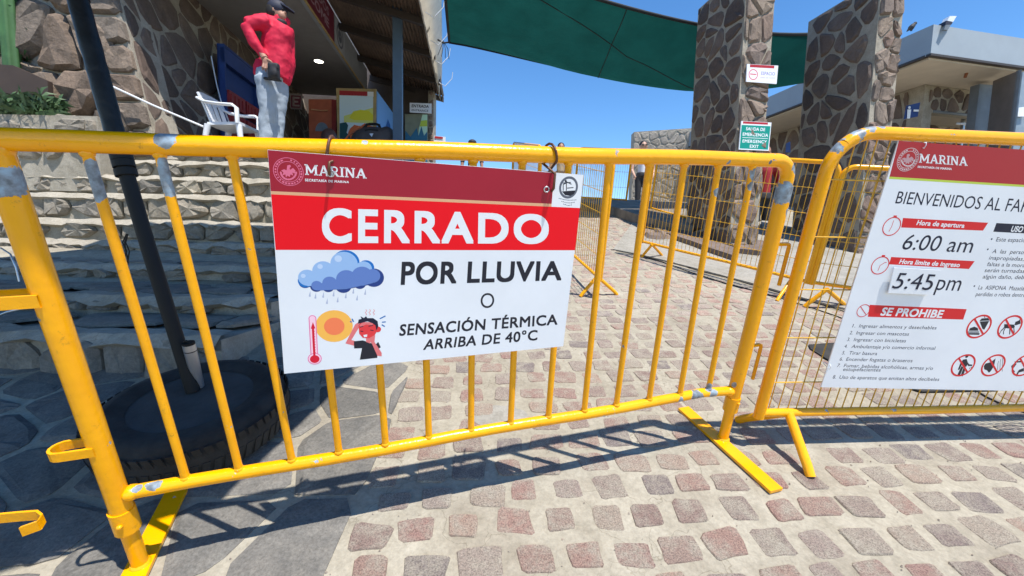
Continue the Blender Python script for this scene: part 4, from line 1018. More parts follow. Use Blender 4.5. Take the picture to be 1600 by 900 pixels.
pic('litter_symbol', [[(322, 510), (352, 504), (364, 540), (348, 566), (318, 560), (312, 530)], [(312, 560), (326, 570), (298, 638), (276, 636)], [(330, 566), (348, 572), (322, 640), (304, 636)], [(310, 520), (318, 540), (296, 588), (282, 590)], [(352, 520), (372, 546), (396, 548), (394, 560), (362, 560)]], discs=((354, 484, .0062), (376, 576, .002), (388, 572, .002)))
pic('noise_symbol', [[(486, 560), (500, 540), (540, 530), (578, 500), (566, 560), (540, 600), (526, 612), (510, 592), (490, 586)]], lines=tuple(((596+i*18, 540-i*12), (588+i*18+6, 590+i*6), .0016) for i in range(3))+tuple(((596+i*18, 540-i*12), (602+i*17, 520-i*14), .0016) for i in range(3)))
pic('drugs_symbol', [[(702, 600), (720, 590), (730, 604), (716, 618)], [(732, 636), (760, 590), (800, 574), (800, 600), (760, 610), (744, 642)], [(726, 524), (782, 518), (784, 530), (728, 534)], [(700, 560), (722, 540), (744, 540), (724, 570), (704, 580)]], discs=((812, 600, .006),))
def line2(txt, x0, y0, x1, y1, h, bold=.008, shear=.14, m='ink_navy'):
    lean = h*.28
    B2.text(txt, MT[m], [(x0+lean, y0-h), (x1+lean, y1-h), (x1, y1), (x0, y0)], bold=bold, shear=.1)
def z2(x, y): return (1180+x/3.6, 400+y/3.6)
for num, txt, xn, xt, xe, y0, y1 in (('1.', 'Ingresar alimentos y desechables', 545, 583, 1018, 402, 413), ('2.', 'Ingresar con mascotas', 530, 567, 863, 441, 448), ('3.', 'Ingresar con bicicletas', 515, 553, 846, 479, 486),
    ('4.', 'Ambulantaje y/o comercio informal', 500, 540, 1011, 517, 528), ('5.', 'Tirar basura', 487, 527, 684, 554, 558), ('6.', 'Encender fogatas o braseros', 474, 510, 883, 589, 598),
    ('7.', 'Fumar, bebidas alcohólicas, armas y/o', 460, 497, 998, 625, 641), (None, 'estupefacientes', 0, 493, 704, 646, 650), ('8.', 'Uso de aparatos que emitan altos decibeles', 435, 472, 1033, 690, 703)):
    a_, b_ = z2(xt, y0), z2(xe, y1); line2(txt, *a_, *b_, 5.2)
    if num: a_, b_ = z2(xn, y0-1), z2(xn+17, y0); line2(num, *a_, *b_, 5.2)
for txt, x0, y0, x1, y1, h in (('Este espacio es público y', 1556, 377, 1650, 380, 6.4), ('A  las  personas  que  sean', 1550, 395.5, 1654, 399, 6.2), ('inapropiadas, ocasionen', 1545, 405.5, 1645, 409, 6), ('faltas a la moral y buenas', 1542, 415.5, 1640, 419, 6), ('serán turnadas a las', 1538, 425, 1622, 427, 6), ('algún daño, deberán', 1535, 435, 1618, 436.5, 6), ('La  ASIPONA  Mazatlán', 1528, 452, 1603, 454, 6.2), ('perdidas o robos dentro y', 1524, 462.5, 1608, 464, 6)):
    line2(txt, x0, y0, x1, y1, h)
mb = MB()
for q in ((1549.5, 373.5), (1543.5, 389.5), (1522.5, 447)): B2.disc(mb, *q, .003, 2, n=10)
mb.build('bullet_points', MT['ink_navy'], s2)
# white plastic ties of the sign
for q in ((1444, 226), (1296, 572)):
    mb = MB(); c = B2.P(*q); mb.tube([c-dn*.03, c+dn*.004+dz*.006, c+dn*.006, c+dn*.004-dz*.01, c-dn*.03-dz*.004], .0014, 6); mb.build('cable_tie', MT['plasticwhite'], s2)

# ================================================================== OTHER MESH BARRIERS
def lp(p, q, t): return (p[0]+(q[0]-p[0])*t, p[1]+(q[1]-p[1])*t)
pA = gr(938, 436, .15); dA = Vector((gr(898, 400, .15)-pA)[:2]).normalized()
A_far = (pA.x+dA.x*2.1, pA.y+dA.y*2.1)
apA = lp(pA, A_far, .03)
mesh_barrier('wire mesh barrier running up the ramp from just right of the closed sign', (pA.x, pA.y), A_far, zt=.99, nw=46, zs=(.3, .45, .6, .75, .88), feet=[(apA, gr(907, 464)[:2]), (apA, gr(964, 461)[:2]), (.93, -.2), (.93, .2)], r=.016, footr=.013)
A2a = (A_far[0]-.01, A_far[1]+.06); A2b = (A_far[0]+dA.x*1.9, A_far[1]+dA.y*1.9)
mesh_barrier('wire mesh barrier continuing uphill behind the one beside the closed sign', A2a, A2b, zt=1.0, nw=40, zs=(.3, .5, .75), feet=[(.05, -.2), (.05, .2), (.93, -.2), (.93, .2)], r=.016)
pB0, pB1 = gr(1003, 377, .15), gr(1262, 440, .15)
apB = gr(1019, 382, .15)
mesh_barrier('wire mesh barrier slanting across the ramp in front of the emergency exit pillar', pB0, pB1, zt=1.0, nw=38, zs=(.3, .47, .64, .82), feet=[(apB, gr(1003, 402)[:2]), (apB, gr(1035, 401)[:2]), (.93, -.2), (.93, .2)], r=.016, footr=.013)
pC0, pC1 = gr(1268, 441, .15), gr(1330, 461, .15); dC = Vector((pC1-pC0)[:2]).normalized(); apC = gr(1292, 452, .15)
dC = Vector((.92, -.38))
mesh_barrier('wire mesh barrier half hidden behind the rules sign', pC0, (pC0.x+dC.x*2.0, pC0.y+dC.y*2.0), zt=.98, nw=40, zs=(.3, .47, .64, .82), feet=[(apC, gr(1257, 480)[:2]), (apC, gr(1321, 479)[:2]), (.9, -.2), (.9, .2)], r=.017, footr=.015)
pF0, pF1 = gr(1027, 325, .15), gr(1082, 345, .15)
mesh_barrier('small far mesh barrier standing between the woman and the first pillar', (pF0.x-.1, pF0.y), (pF1.x+.1, pF1.y-.1), zt=.9, nw=22, zs=(.35, .6), feet=[(.8, -.2), (.8, .2)])
pE = gr(962, 322); 
mesh_barrier('farthest mesh barrier on the crest of the ramp left of the woman in white', (pE.x-.75, 7.45), (pE.x+.1, 7.3), zt=.95, nw=22, zs=(.35, .6), feet=[(.85, -.2), (.85, .2)])

# cables lying on the cobbles
for k, lab in ((0, 'upper of two black cables lying across the cobbles'), (1, 'lower of two black cables lying across the cobbles')):
    P = [gr(954, 391.5), gr(975, 393), gr(1000, 401 if k else 399), gr(1036, 411 if k else 405), gr(1060, 420 if k else 412), gr(1089, 430 if k else 424), gr(1130, 443 if k else 434), gr(1175, 455 if k else 447), gr(1240, 474 if k else 466), gr(1330, 505 if k else 492), gr(1400, 545 if k else 520), gr(1500, 598 if k else 560), gr(1560, 632 if k else 600), gr(1700, 680 if k else 640)]
    # smooth
    Q = []
    for i in range(len(P)-1):
        for j in range(4): t = j/4; a, b, c, d = P[max(0, i-1)], P[i], P[i+1], P[min(len(P)-1, i+2)]; Q.append(.5*((2*b)+(c-a)*t+(2*a-5*b+4*c-d)*t*t+(3*b-a-3*c+d)*t**3))
    mb = MB(); mb.tube([q+Vector((0, 0, .009)) for q in Q], .0042, 6); o = mb.build('cable', MT['dark'], None, 'ramp'); tag(o, lab, 'cable', 'cables on the ramp')
# dark mat half hidden behind the rules sign
mp = [gr(1263, 541), gr(1330, 536), gr(1480, 560), gr(1560, 612), gr(1440, 615), gr(1310, 575), gr(1266, 548)]
mb = MB(); mb.prism([p+Vector((0, 0, .006)) for p in mp], (0, 0, .006)); o = mb.build('floor_mat', MT['rubber'], None, 'ramp'); tag(o, 'flat black mat on the cobbles behind the rules sign', 'mat')

# ================================================================== GATE PILLARS
PA_ = math.radians(10)
def pillar(label, corner, w, d, top, seeds, size):
    e1 = Vector((math.cos(PA_), math.sin(PA_), 0)); e2 = Vector((-math.sin(PA_), math.cos(PA_), 0)); c = Vector((corner.x, corner.y, corner.z-.25)); h = top-c.z
    r = thing('stone_pillar', label, 'pillar', corner)
    mb = MB(); mb.box(c, e1*w, e2*d, upw(h)); mb.build('core', MT['dimmortar'], r)
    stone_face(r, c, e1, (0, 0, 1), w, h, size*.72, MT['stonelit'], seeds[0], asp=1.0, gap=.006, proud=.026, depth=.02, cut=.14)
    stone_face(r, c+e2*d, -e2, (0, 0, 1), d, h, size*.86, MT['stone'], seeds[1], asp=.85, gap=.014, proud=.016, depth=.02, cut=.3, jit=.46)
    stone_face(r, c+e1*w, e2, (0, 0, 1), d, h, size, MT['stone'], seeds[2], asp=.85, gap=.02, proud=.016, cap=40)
    return r, e1, e2
g1 = R(*gr(1139, 392)[:2])
P1, pe1, pe2 = pillar('stone gate pillar carrying the green emergency exit sign', g1, .335, .86, EYE+.63*4.75-.02, (101, 102, 103), .23)
g2 = R(*gr(1338, 398)[:2]); g2 = Vector((wy(1356, 202, g2.y).x, g2.y, g2.z))
P2, _, _ = pillar('bare stone gate pillar in front of the low building', g2, .30, .9, EYE+.592*4.9, (111, 112, 113), .25)
# signs on the first pillar
pn = Vector((math.sin(PA_), -math.cos(PA_), 0)); 
def psign(name, label, q, off=.045):
    A = g1+pn*off; t = thing(name, label, 'sign', onp((q[0][0]+q[2][0])/2, (q[0][1]+q[2][1])/2, A, pn)); B = Board(t, A, pn)
    mb = MB(); mb.prism([B.P(*c) for c in q], -pn*.012); mb.build('board', MT['white'], t); return t, B
t, B = psign('exit_sign', 'green emergency exit sign low on the first stone pillar', [(1158.5, 189), (1205.5, 191.5), (1201, 235.5), (1154.5, 233.5)])
grn = ink('print_green', srgb(10, 140, 125))
B.poly('header', MT['ink_brick'], [(1161, 189.6), (1200, 191.6), (1199.8, 195), (1160.8, 193.2)], 1)
B.poly('green_field', grn, [(1158.8, 195), (1204, 197.2), (1199.9, 234), (1155.6, 232)], 1)
for txt, q in (('SALIDA DE', [(1166, 198.4), (1195.8, 200), (1195.2, 205), (1165.5, 203.4)]), ('EMERGENCIA', [(1160.8, 207), (1200.5, 209), (1200, 214), (1160.3, 212)]), ('EMERGENCY', [(1160.5, 217.8), (1198.3, 219.4), (1197.8, 224.2), (1160, 222.6)]), ('EXIT', [(1171.8, 226), (1185.6, 226.6), (1185.2, 231.4), (1171.4, 230.8)])):
    B.text(txt, MT['ink_white'], q, bold=.02, space=1.04)
mb = MB(); B.rect(mb, 1160, 214.8, 1200, 216.6, .005, 2); mb.build('dividing_line', MT['ink_white'], t)
t, B = psign('notice_sign', 'small white ESPACIO notice with red header high on the first stone pillar', [(1167.5, 100), (1216, 102.5), (1213.5, 131), (1166, 127.5)])
B.poly('header', MT['ink_brick'], [(1172, 100.6), (1210, 102.6), (1209.6, 107), (1171.5, 105)], 1)
mb = MB(); B.disc(mb, 1177, 116.5, .055, 2, .045, n=24); B.rect(mb, 1172, 115.5, 1182, 116.5, .012, 2); mb.build('ring_symbol', ink('print_soft_red', srgb(214, 110, 120)), t)
B.text('ESPACIO', ink('print_lilac', srgb(150, 140, 190)), [(1189.5, 111.8), (1211, 113), (1210.7, 118), (1189, 117)], bold=.02); B.text('LIBRE DE HUMO', ink('print_lilac2', srgb(190, 170, 200)), [(1188, 120), (1211, 121.2), (1210.8, 123), (1187.8, 122)], bold=.02)

# ================================================================== GREEN SHADE SAIL
def sail(name, label, FL, FR, NR, NL, sag, m, hem=.022, n=22):
    t = thing(name, label, 'shade sail', (FL+NR)/2); rg = random.Random(12)
    g = []
    for j in range(n+1):
        v = j/n; row = []
        for i in range(n+1):
            u = i/n; p = (FL*(1-u)+FR*u)*(1-v)+(NL*(1-u)+NR*u)*v
            s = sag*(4*u**1.35*(1-u**1.35))*(.75 if v == 0 else 1)*(1-.45*v) + .05*math.sin(9*u+5*v)*(v*(1-v))*2 + .06*math.sin(23*u-7*v)*v*(1-v) + .03*math.sin(41*u+11*v)*v*(1-v)
            row.append(p-upw(s))
        g.append(row)
    mb = MB(); mb.add([p for r in g for p in r], [(j*(n+1)+i, j*(n+1)+i+1, (j+1)*(n+1)+i+1, (j+1)*(n+1)+i) for j in range(n) for i in range(n)], True); mb.build('net', m, t)
    for e in (g[0], g[-1], [r[0] for r in g], [r[-1] for r in g]): mb = MB(); mb.tube(e, hem, 6); mb.build('hem', MT['hem'], t)
    for e in ([r[9] for r in g], [g[min(n, max(0, int(i*.9)))][n-6-int(i*.55)] for i in range(0, n+1, 2)]):  # straight seam, then a dark tube for the shading of a diagonal crease
        mb = MB(); mb.tube([p-upw(.004) for p in e], .006, 5); mb.build('seam_or_crease', MT['hem'], t)
    return t, g
FL = wy(702, 66, 6.9); FR = wy(1300, 120, 6.3); NR = wy(1310, 50, 5.9); NL = wy(690, -75, 4.6)
sl_, g = sail('shade_sail', 'dark green shade net stretched between the entrance roof and the stone pillars', FL, FR, NR, NL, .44, MT['greensail'])
rp_ = thing('tie_rope', 'frayed dark rope tying the green shade net to the roof tarp', 'rope', FL)
mb = MB(); tq = wy(684, 62, 6.9); mb.tube([tq, (tq+FL)/2-upw(.03), FL], .014, 6)
for i in range(4): mb.tube([(tq+FL)/2, (tq+FL)/2+Vector((.04*i-.05, 0, -.12)), (tq+FL)/2+Vector((.06*i-.09, .0, -.22-.02*i))], .005, 5)
mb.build('strands', MT['black'], rp_)

# ================================================================== RIGHT BUILDING
BY = 6.0; KT = wy(1459, 38, BY); KB = wy(1454, 85, BY)
b2 = Vector((-.2, .98, 0)).normalized(); b1 = Vector((b2.y, -b2.x, 0))
zt_, zb_ = KT.z, KB.z
bl_ = thing('ticket_building', 'low flat-roofed building with blue-grey roof band and fieldstone walls', 'building', (KB.x, KB.y, R(0, 6).z))
K = Vector((KB.x, KB.y, zb_))
mb = MB(); mb.box(K-upw(.0), b1*7, b2*9, upw(zt_-zb_)); mb.build('roof_band', MT['fasciaR'], bl_)
mb = MB(); mb.box(K+b1*.06+b2*.06-upw(.035), b1*6.9, b2*8.9, upw(.033)); mb.build('soffit', MT['soffitR'], bl_)
mb = MB(); mb.box(K-b2*.004-upw(.012), b1*7, b2*.06, upw(.03)); mb.box(K-b1*.004-upw(.012)+b2*.07, b1*.06, b2*8.8, upw(.03)); mb.build('drip_edge', MT['beam'], bl_)
zg = wy(1400, 360, 7).z-.35
WCn = wy(1446, 120, 6.95); WCn = Vector((WCn.x, WCn.y, zg)); hw = zb_-.04-zg
mb = MB(); mb.box(WCn+b1*.0-b2*.01, b1*.07, b2*.15, upw(hw)); mb.build('corner_post', MT['dimmortar'], bl_)
mb = MB(); mb.box(WCn+b1*.002+b2*7, b2*-7, b1*.2, upw(hw)); mb.box(WCn+b2*1.6, b1*6, b2*.2, upw(hw)); mb.build('wall', MT['dimmortar'], bl_)
stone_face(bl_, WCn+b2*7, -b2, (0, 0, 1), 6.8, hw, .34, MT['stone'], 121, asp=.9, gap=.02, cut=.3)
stone_face(bl_, WCn+b1*.1+b2*1.6, b1, (0, 0, 1), 3.5, hw, .30, MT['stone'], 122, gap=.02, cut=.3)
mb = MB(); zl = wy(1446, 168, 6.9).z; mb.box(WCn+b1*.07+upw(hw-.42), b1*2.8, b2*.12, upw(.42)); mb.build('lintel', MT['dimmortar'], bl_)
stone_face(bl_, WCn+b1*.1+upw(hw-.40)-b2*.002, b1, (0, 0, 1), 2.5, .40, .22, MT['stone'], 123, gap=.015, cut=.3)
mb = MB(); q = wy(1508, 172, 6.9); mb.tube([WCn+b1*.23+Vector((0, 0, q.z-WCn.z)), WCn+b1*1.5+Vector((0, 0, q.z-WCn.z))], .022, 10); mb.build('opening_frame', MT['greymetal'], bl_)
# sliding steel column and brown door leaf
def slab_px(name, m, quad, Y0, Y1, th, root):
    P = [wy(quad[0][0], quad[0][1], Y0), wy(quad[1][0], quad[1][1], Y1), wy(quad[2][0], quad[2][1], Y1), wy(quad[3][0], quad[3][1], Y0)]
    P[2] = Vector((P[1].x, P[1].y, P[2].z)); P[3] = Vector((P[0].x, P[0].y, P[3].z))
    mb = MB(); mb.prism(P, b2*th); return mb.build(name, m, root)
slab_px('steel_column', MT['greymetal'], [(1531, 131), (1552, 133), (1548, 380), (1524, 380)], 6.75, 6.75, .12, bl_)
slab_px('door_leaf', MT['greyglass'], [(1557, 125), (1594, 110), (1580, 420), (1548, 420)], 6.6, 6.1, .04, bl_)
slab_px('door_frame', MT['greymetal'], [(1594, 109), (1597, 108), (1583, 420), (1579, 420)], 6.09, 6.05, .04, bl_)
slab_px('glass_pane', plain('dim_glass', (.25, .30, .34), .15), [(1598, 112), (1640, 104), (1620, 420), (1586, 420)], 6.02, 6.0, .02, bl_)
slab_px('door_label', MT['ink_tan'], [(1562, 167), (1586, 160), (1585, 168), (1562, 174)], 6.45, 6.15, .004, bl_)
slab_px('white_notice', MT['white'], [(1592, 168), (1606, 166), (1604, 182), (1591, 182)], 5.98, 5.98, .004, bl_)
# restroom signs
def flat_sign(name, label, cat, quad, Y, m, group=None):
    P = [wy(x, y, Y) for x, y in quad]; t = thing(name, label, cat, (P[0]+P[2])/2, group=group); mb = MB(); mb.prism(P, Vector((0, .015, 0))); mb.build('board', m, t); return t
rs = flat_sign('restroom_sign', 'blue restroom sign with white figure on the stone wall right of the bare pillar', 'sign', [(1417, 165), (1438, 160), (1434, 182), (1413, 186)], 6.8, MT['bluepaint'])
mb = MB(); f = wy(1421, 168, 6.79); mb.ball(f, .022, .004, .022, 8, 6); mb.prism([f+Vector((a, 0, b)) for a, b in ((-.03, -.03), (.03, -.03), (.022, -.17), (-.022, -.17))], (0, -.003, 0)); mb.prism([f+Vector((a, 0, b)) for a, b in ((.07, -.03), (.15, -.03), (.15, -.06), (.07, -.06))], (0, -.003, 0)); mb.build('figure_mark', MT['ink_white'], rs)
flat_sign('restroom_sign', 'narrow blue sign seen edge-on between the two gate pillars', 'sign', [(1229, 224), (1235, 221), (1235, 238), (1228, 238)], 6.6, MT['bluepaint'])
# turnstile of white bars inside the opening
ts = thing('turnstile', 'turnstile of three pale horizontal bars inside the stone building', 'turnstile', wy(1510, 220, 7.3))
c = wy(1505, 190, 7.4); mb = MB(); mb.tube([Vector((c.x, c.y, zg)), Vector((c.x, c.y, wy(1505, 168, 7.4).z))], .03, 12); mb.build('column', MT['steel'], ts)
for (x0, y0, x1, y1) in ((1496, 174, 1530, 176), (1494, 193, 1524, 195), (1500, 205, 1528, 201), (1494, 212, 1528, 214)):
    mb = MB(); mb.tube([wy(x0, y0, 7.3), wy(x1, y1, 7.2)], .02, 10); mb.build('arm', MT['plasticwhite'], ts)
# ceiling fitting under the soffit
cf = thing('ceiling_fitting', 'small rusty brown fitting hanging from the beige soffit', 'fitting', wy(1511, 113, 6.5))
mb = MB(); c = wy(1511, 112, 6.5); mb.cbox(c, .14, .05, .04, .1); mb.tube([c, wy(1508, 121, 6.5)], .02, 8); mb.build('bracket', plain('rusty_brown', (.2, .07, .03), .7), cf)
# floodlight and bird on the roof
fl = thing('floodlight', 'tilted white floodlight on the roof edge of the low building', 'lamp', wy(1481, 45, 6.0))
def px_prism(name, m, pts, Y, th, root): mb = MB(); mb.prism([wy(x, y, Y) for x, y in pts], Vector((0, th, 0))); return mb.build(name, m, root)
px_prism('head', MT['plasticwhite'], [(1479, 35), (1484, 25), (1495, 25), (1488, 36)], 5.98, .09, fl)
px_prism('housing', MT['navy'], [(1477, 38), (1479, 32), (1489, 34), (1487, 38)], 5.97, .11, fl); px_prism('bracket', MT['greymetal'], [(1475, 46), (1478, 38.5), (1486, 38.5), (1481, 47)], 5.96, .03, fl)
bd = thing('bird', 'small black bird perched on the roof edge beside the bare pillar', 'bird', wy(1423, 48, 7.0))
_tx = bpy.data.textures.new('folds', 'CLOUDS'); _tx.noise_scale = .13; _tx.noise_depth = 3
def body(parent, name, m, build, vox=.01, sm=6, fold=0):
    mb = MB(); build(mb); o = mb.build(name, m, parent); 
    r = o.modifiers.new('r', 'REMESH'); r.mode = 'VOXEL'; r.voxel_size = vox; r.use_smooth_shade = True
    s = o.modifiers.new('s', 'SMOOTH'); s.factor = .5; s.iterations = sm
    if fold: d = o.modifiers.new('d', 'DISPLACE'); d.texture = _tx; d.strength = fold; d.mid_level = .5; d.texture_coords = 'LOCAL'
    return o
Yb = 7.0; wyb = lambda x, y: wy(x, y, Yb)
def bf(mb):
    mb.tube([wyb(1416.5, 49.5), wyb(1420, 46), wyb(1423.5, 43.5), wyb(1427, 39.5), wyb(1429.5, 37)], [.006, .02, .042, .034, .018], 10); mb.ball(wyb(1430, 36.6), .026, n=10, m=8); mb.tube([wyb(1430, 36.5), wyb(1433.5, 35.2)], [.014, .003], 6)
    mb.tube([wyb(1424, 44), wyb(1425, 48.5)], .008, 5); mb.tube([wyb(1422.5, 45), wyb(1423, 49)], .008, 5)
body(bd, 'body', MT['black'], bf, .006, 2)
# ledge and kerb between pillars
rk = thing('stone_kerb', 'low irregular pale kerb beside the gate pillars', 'kerb', R(*gr(1200, 378)[:2]))
for k, q in enumerate([[(1040, 372), (1085, 388), (1110, 398), (1145, 410), (1150, 398), (1110, 384), (1060, 366)], [(1188, 352), (1248, 356), (1252, 366), (1190, 362)], [(1150, 398), (1185, 402), (1200, 392), (1188, 384), (1160, 386)]]):
    mb = MB(); mb.prism([R(gr(*p).x, gr(*p).y, .0) for p in q], G3 @ Vector((0, 0, .07))); mb.build('kerb_stone', MT['stonelit'] if k != 1 else MT['concrete'], rk)
rg = random.Random(77)
for k, q in enumerate([(1012, 356), (1026, 350), (1034, 366), (1050, 357), (1066, 352), (1078, 372), (1045, 372), (1020, 372), (1008, 366)]):
    c = gr(*q); pts = [(c.x+.13*rg.uniform(.7, 1.2)*math.cos(a*PI/4), c.y+.16*rg.uniform(.7, 1.2)*math.sin(a*PI/4)) for a in range(8)]
    mb = MB(); stone_mesh(mb, [(p[0]-c.x, p[1]-c.y) for p in pts], R(c.x, c.y, 0), G3 @ Vector((1, 0, 0)), G3 @ Vector((0, 1, 0)), G3 @ Vector((0, 0, 1)), .02, rg, .06, .7); mb.build('kerb_stone', MT['stonelit'], rk)

# far stone wall at the top
fw = thing('far_stone_wall', 'pale sunlit stone wall behind the woman at the top of the ramp', 'wall', wy(1040, 300, 12))
a = wy(991, 206, 12); b = wy(1105, 211, 11.4); ex = (b-a); ex.z = 0; Lw = ex.length+2.2; ex.normalize()
hw2 = a.z-1.2
mb = MB(); mb.box(Vector((a.x, a.y, 1.2)), ex*Lw, Vector((0, .3, 0)), upw(hw2)); mb.build('wall', MT['wallmortar'], fw)
stone_face(fw, Vector((a.x, a.y-.002, 1.25)), ex, (0, 0, 1), Lw, hw2-.06, .2, MT['palestone'], 131, gap=.014, asp=1.1)

# ================================================================== UMBRELLA, TYRE, TUMBLER
tc = gr(300, 616, .17); tR = .305
ty = thing('tyre_base', 'old tyre filled with concrete holding the black umbrella pole', 'tyre', (tc.x, tc.y, 0), 0, 'ramp')
mb = MB(); prof = [(.2, 0), (.27, .005), (tR-.01, .04), (tR, .085), (tR-.01, .13), (.27, .160), (.24, .166), (.19, .152)]; nn = 64; vs = []
for i in range(nn):
    a = 2*PI*i/nn
    for (r, z_) in prof: vs.append((r*math.cos(a), r*math.sin(a), z_))
k = len(prof); mb.add(vs, [(i*k+j, ((i+1) % nn)*k+j, ((i+1) % nn)*k+j+1, i*k+j+1) for i in range(nn) for j in range(k-1)], True); mb.build('tyre', MT['rubber'], ty, 'local')
mb = MB()
for i in range(60):
    a = 2*PI*i/60; d = .035
    for (z0, z1, s) in ((.03, .083, 1), (.09, .14, -1)):
        p = [Vector((math.cos(a+t)*rr, math.sin(a+t)*rr, zz)) for t, rr, zz in ((0, tR-.010, z0), (.07, tR-.010, z0), (.07+s*d, tR-.001, z1), (s*d, tR-.001, z1))]
        q = [v*1.012 for v in p]; q = [Vector((v.x, v.y, w.z)) for v, w in zip(q, p)]
        mb.add(p+q, [(4, 5, 6, 7), (0, 1, 5, 4), (1, 2, 6, 5), (2, 3, 7, 6), (3, 0, 4, 7)])
mb.build('tread', MT['rubber'], ty, 'local')
mb = MB(); mb.tube([(0, 0, .02), (0, 0, .150)], .2, 40); mb.build('concrete_fill', MT['concdark'], ty, 'local')
up_ = thing('umbrella', 'black umbrella pole rising from the tyre base, wrapped and scuffed higher up', 'umbrella', (tc.x, tc.y, .15), 0, 'ramp')
tp0 = gr(302, 612, .15); 
def polept(px, py):                                                   # on the plane of the pole facing the camera
    A = R(tp0.x, tp0.y, .15); n = Vector((0, -1, 0)); return onp(px, py, A, n)
pp = [polept(302, 612), polept(236, 400), polept(197, 270), polept(190, 245), polept(152, 110), polept(122, 0)]; dd = (pp[-1]-pp[3]).normalized(); ptop = pp[-1]+dd*.9
mb = MB(); mb.tube(pp[:3]+[pp[2]+(pp[3]-pp[2])*.5], .0235, 16); mb.build('pole', MT['dark'], up_)
mb = MB(); rg = random.Random(6); n_ = 26; path = [pp[3]+(pp[-1]-pp[3])*(i/16) for i in range(17)]; mb.tube(path, [.030+rg.uniform(-.0015, .0015) for _ in path], 16); mb.tube([path[-1], ptop], .032, 16); mb.build('wrapped_sleeve', MT['blackpole'], up_)
for t_ in (0.0, .55, 1.0): mb = MB(); c = pp[2]+(pp[3]-pp[2])*t_; mb.tube([c-dd*.012, c+dd*.012], .033, 16); mb.build('clamp', MT['dark'], up_)
# canopy: its shade falls on the steps and the flagstones
nrm = (G3 @ Vector((0, 0, 1)))
ctr = R(-2.0, 2.03, 2.32); rim = [R(x-.066, y+.027, 2.32) for x, y in ((-.12, 1.52), (-.26, .74), (-.75, .46), (-2.6, .2), (-3.8, 1.2), (-3.8, 2.9), (-2.94, 3.68), (-1.45, 3.68))][::-1]
apx = ctr+nrm*.6; mb = MB(); vs = []; fs = []
for i in range(8):
    p, q = rim[i], rim[(i+1) % 8]; o_ = len(vs)
    for u in range(5):
        for v in range(5):
            a_ = p+(q-p)*(v/4); w = u/4; x = a_+(apx-a_)*w; x = x+nrm*(.10*math.sin(PI*w)); vs.append(x)
    fs += [(o_+u*5+v, o_+u*5+v+1, o_+(u+1)*5+v+1, o_+(u+1)*5+v) for u in range(4) for v in range(4)]
mb.add(vs, fs, False); mb.build('canopy', MT['umbrella'], up_)
for i in range(8): mb = MB(); mb.tube([rim[i], rim[i]+(apx-rim[i])*.5+nrm*.09, apx], .006, 6); mb.build('rib', MT['dark'], up_)
mb = MB(); mb.tube([ptop-dd*.1, apx], .02, 12); mb.build('mast', MT['dark'], up_)
# loose strings hanging down the pole
mb = MB(); rg = random.Random(15); s0 = polept(206, 366)
for k in range(3):
    pth = [s0+Vector((.004*k, -.03, -.03*i+.0))+Vector((rg.uniform(-.008, .008), 0, 0)) for i in range(9)]; mb.tube(pth, .0022, 5)
mb.build('hanging_string', MT['dark'], up_)
cb = gr(196, 668, .02)
cbt = thing('crumpled_bag', 'crumpled black bag lying on the flagstones at the left of the tyre base', 'bag', (cb.x, cb.y, 0), 0, 'ramp')
def cbf(mb):
    for (x, y, z_, r) in ((-.06, 0, .02, .06), (.0, .02, .03, .07), (.06, .0, .02, .05), (.02, -.04, .015, .05)): mb.ball(R(cb.x+x, cb.y+y, z_), r, r, r*.6)
_o = body(cbt, 'sack', MT['black'], cbf, .008, 2, .05)
tu = thing('tumbler', 'brushed steel tumbler standing on the tyre base beside the black pole', 'tumbler', gr(308, 606, .158), 0, 'ramp')
c0 = gr(311, 604, .155); 
lpz = [(0, .0), (.009, .0)]
mb = MB(); mb.tube([c0, c0+Vector((0, 0, .15))], [.0175, .0205], 20); mb.build('body', MT['steel'], tu, 'ramp')
mb = MB(); mb.tube([c0+Vector((0, 0, .154)), c0+Vector((0, 0, .178))], .0208, 20); mb.build('collar', MT['steel'], tu, 'ramp')
mb = MB(); mb.tube([c0+Vector((0, 0, .15)), c0+Vector((0, 0, .154))], .0195, 20); mb.build('seam_or_crease', MT['dark'], tu, 'ramp')
mb = MB(); mb.tube([c0+Vector((0, 0, .178)), c0+Vector((0, 0, .186))], .020, 20); mb.tube([c0+Vector((-.018, 0, .184)), c0+Vector((-.006, 0, .192)), c0+Vector((.01, 0, .184))], .004, 8); mb.build('lid', MT['dark'], tu, 'ramp')
# metal ring and wire at the far left
wl = thing('loose_wire', 'pale wire loop hanging at the left edge behind the barrier post', 'wire', wy(5, 450, 1.6))
mb = MB(); mb.tube([wy(-20, 384, 1.7), wy(2, 388, 1.7), wy(16, 397, 1.7), wy(25, 418, 1.7), wy(30, 440, 1.7)], .004, 6); mb.tube([wy(-20, 500, 1.7), wy(10, 488, 1.7), wy(45, 480, 1.7)], .005, 6); mb.build('strand', MT['steel'], wl)
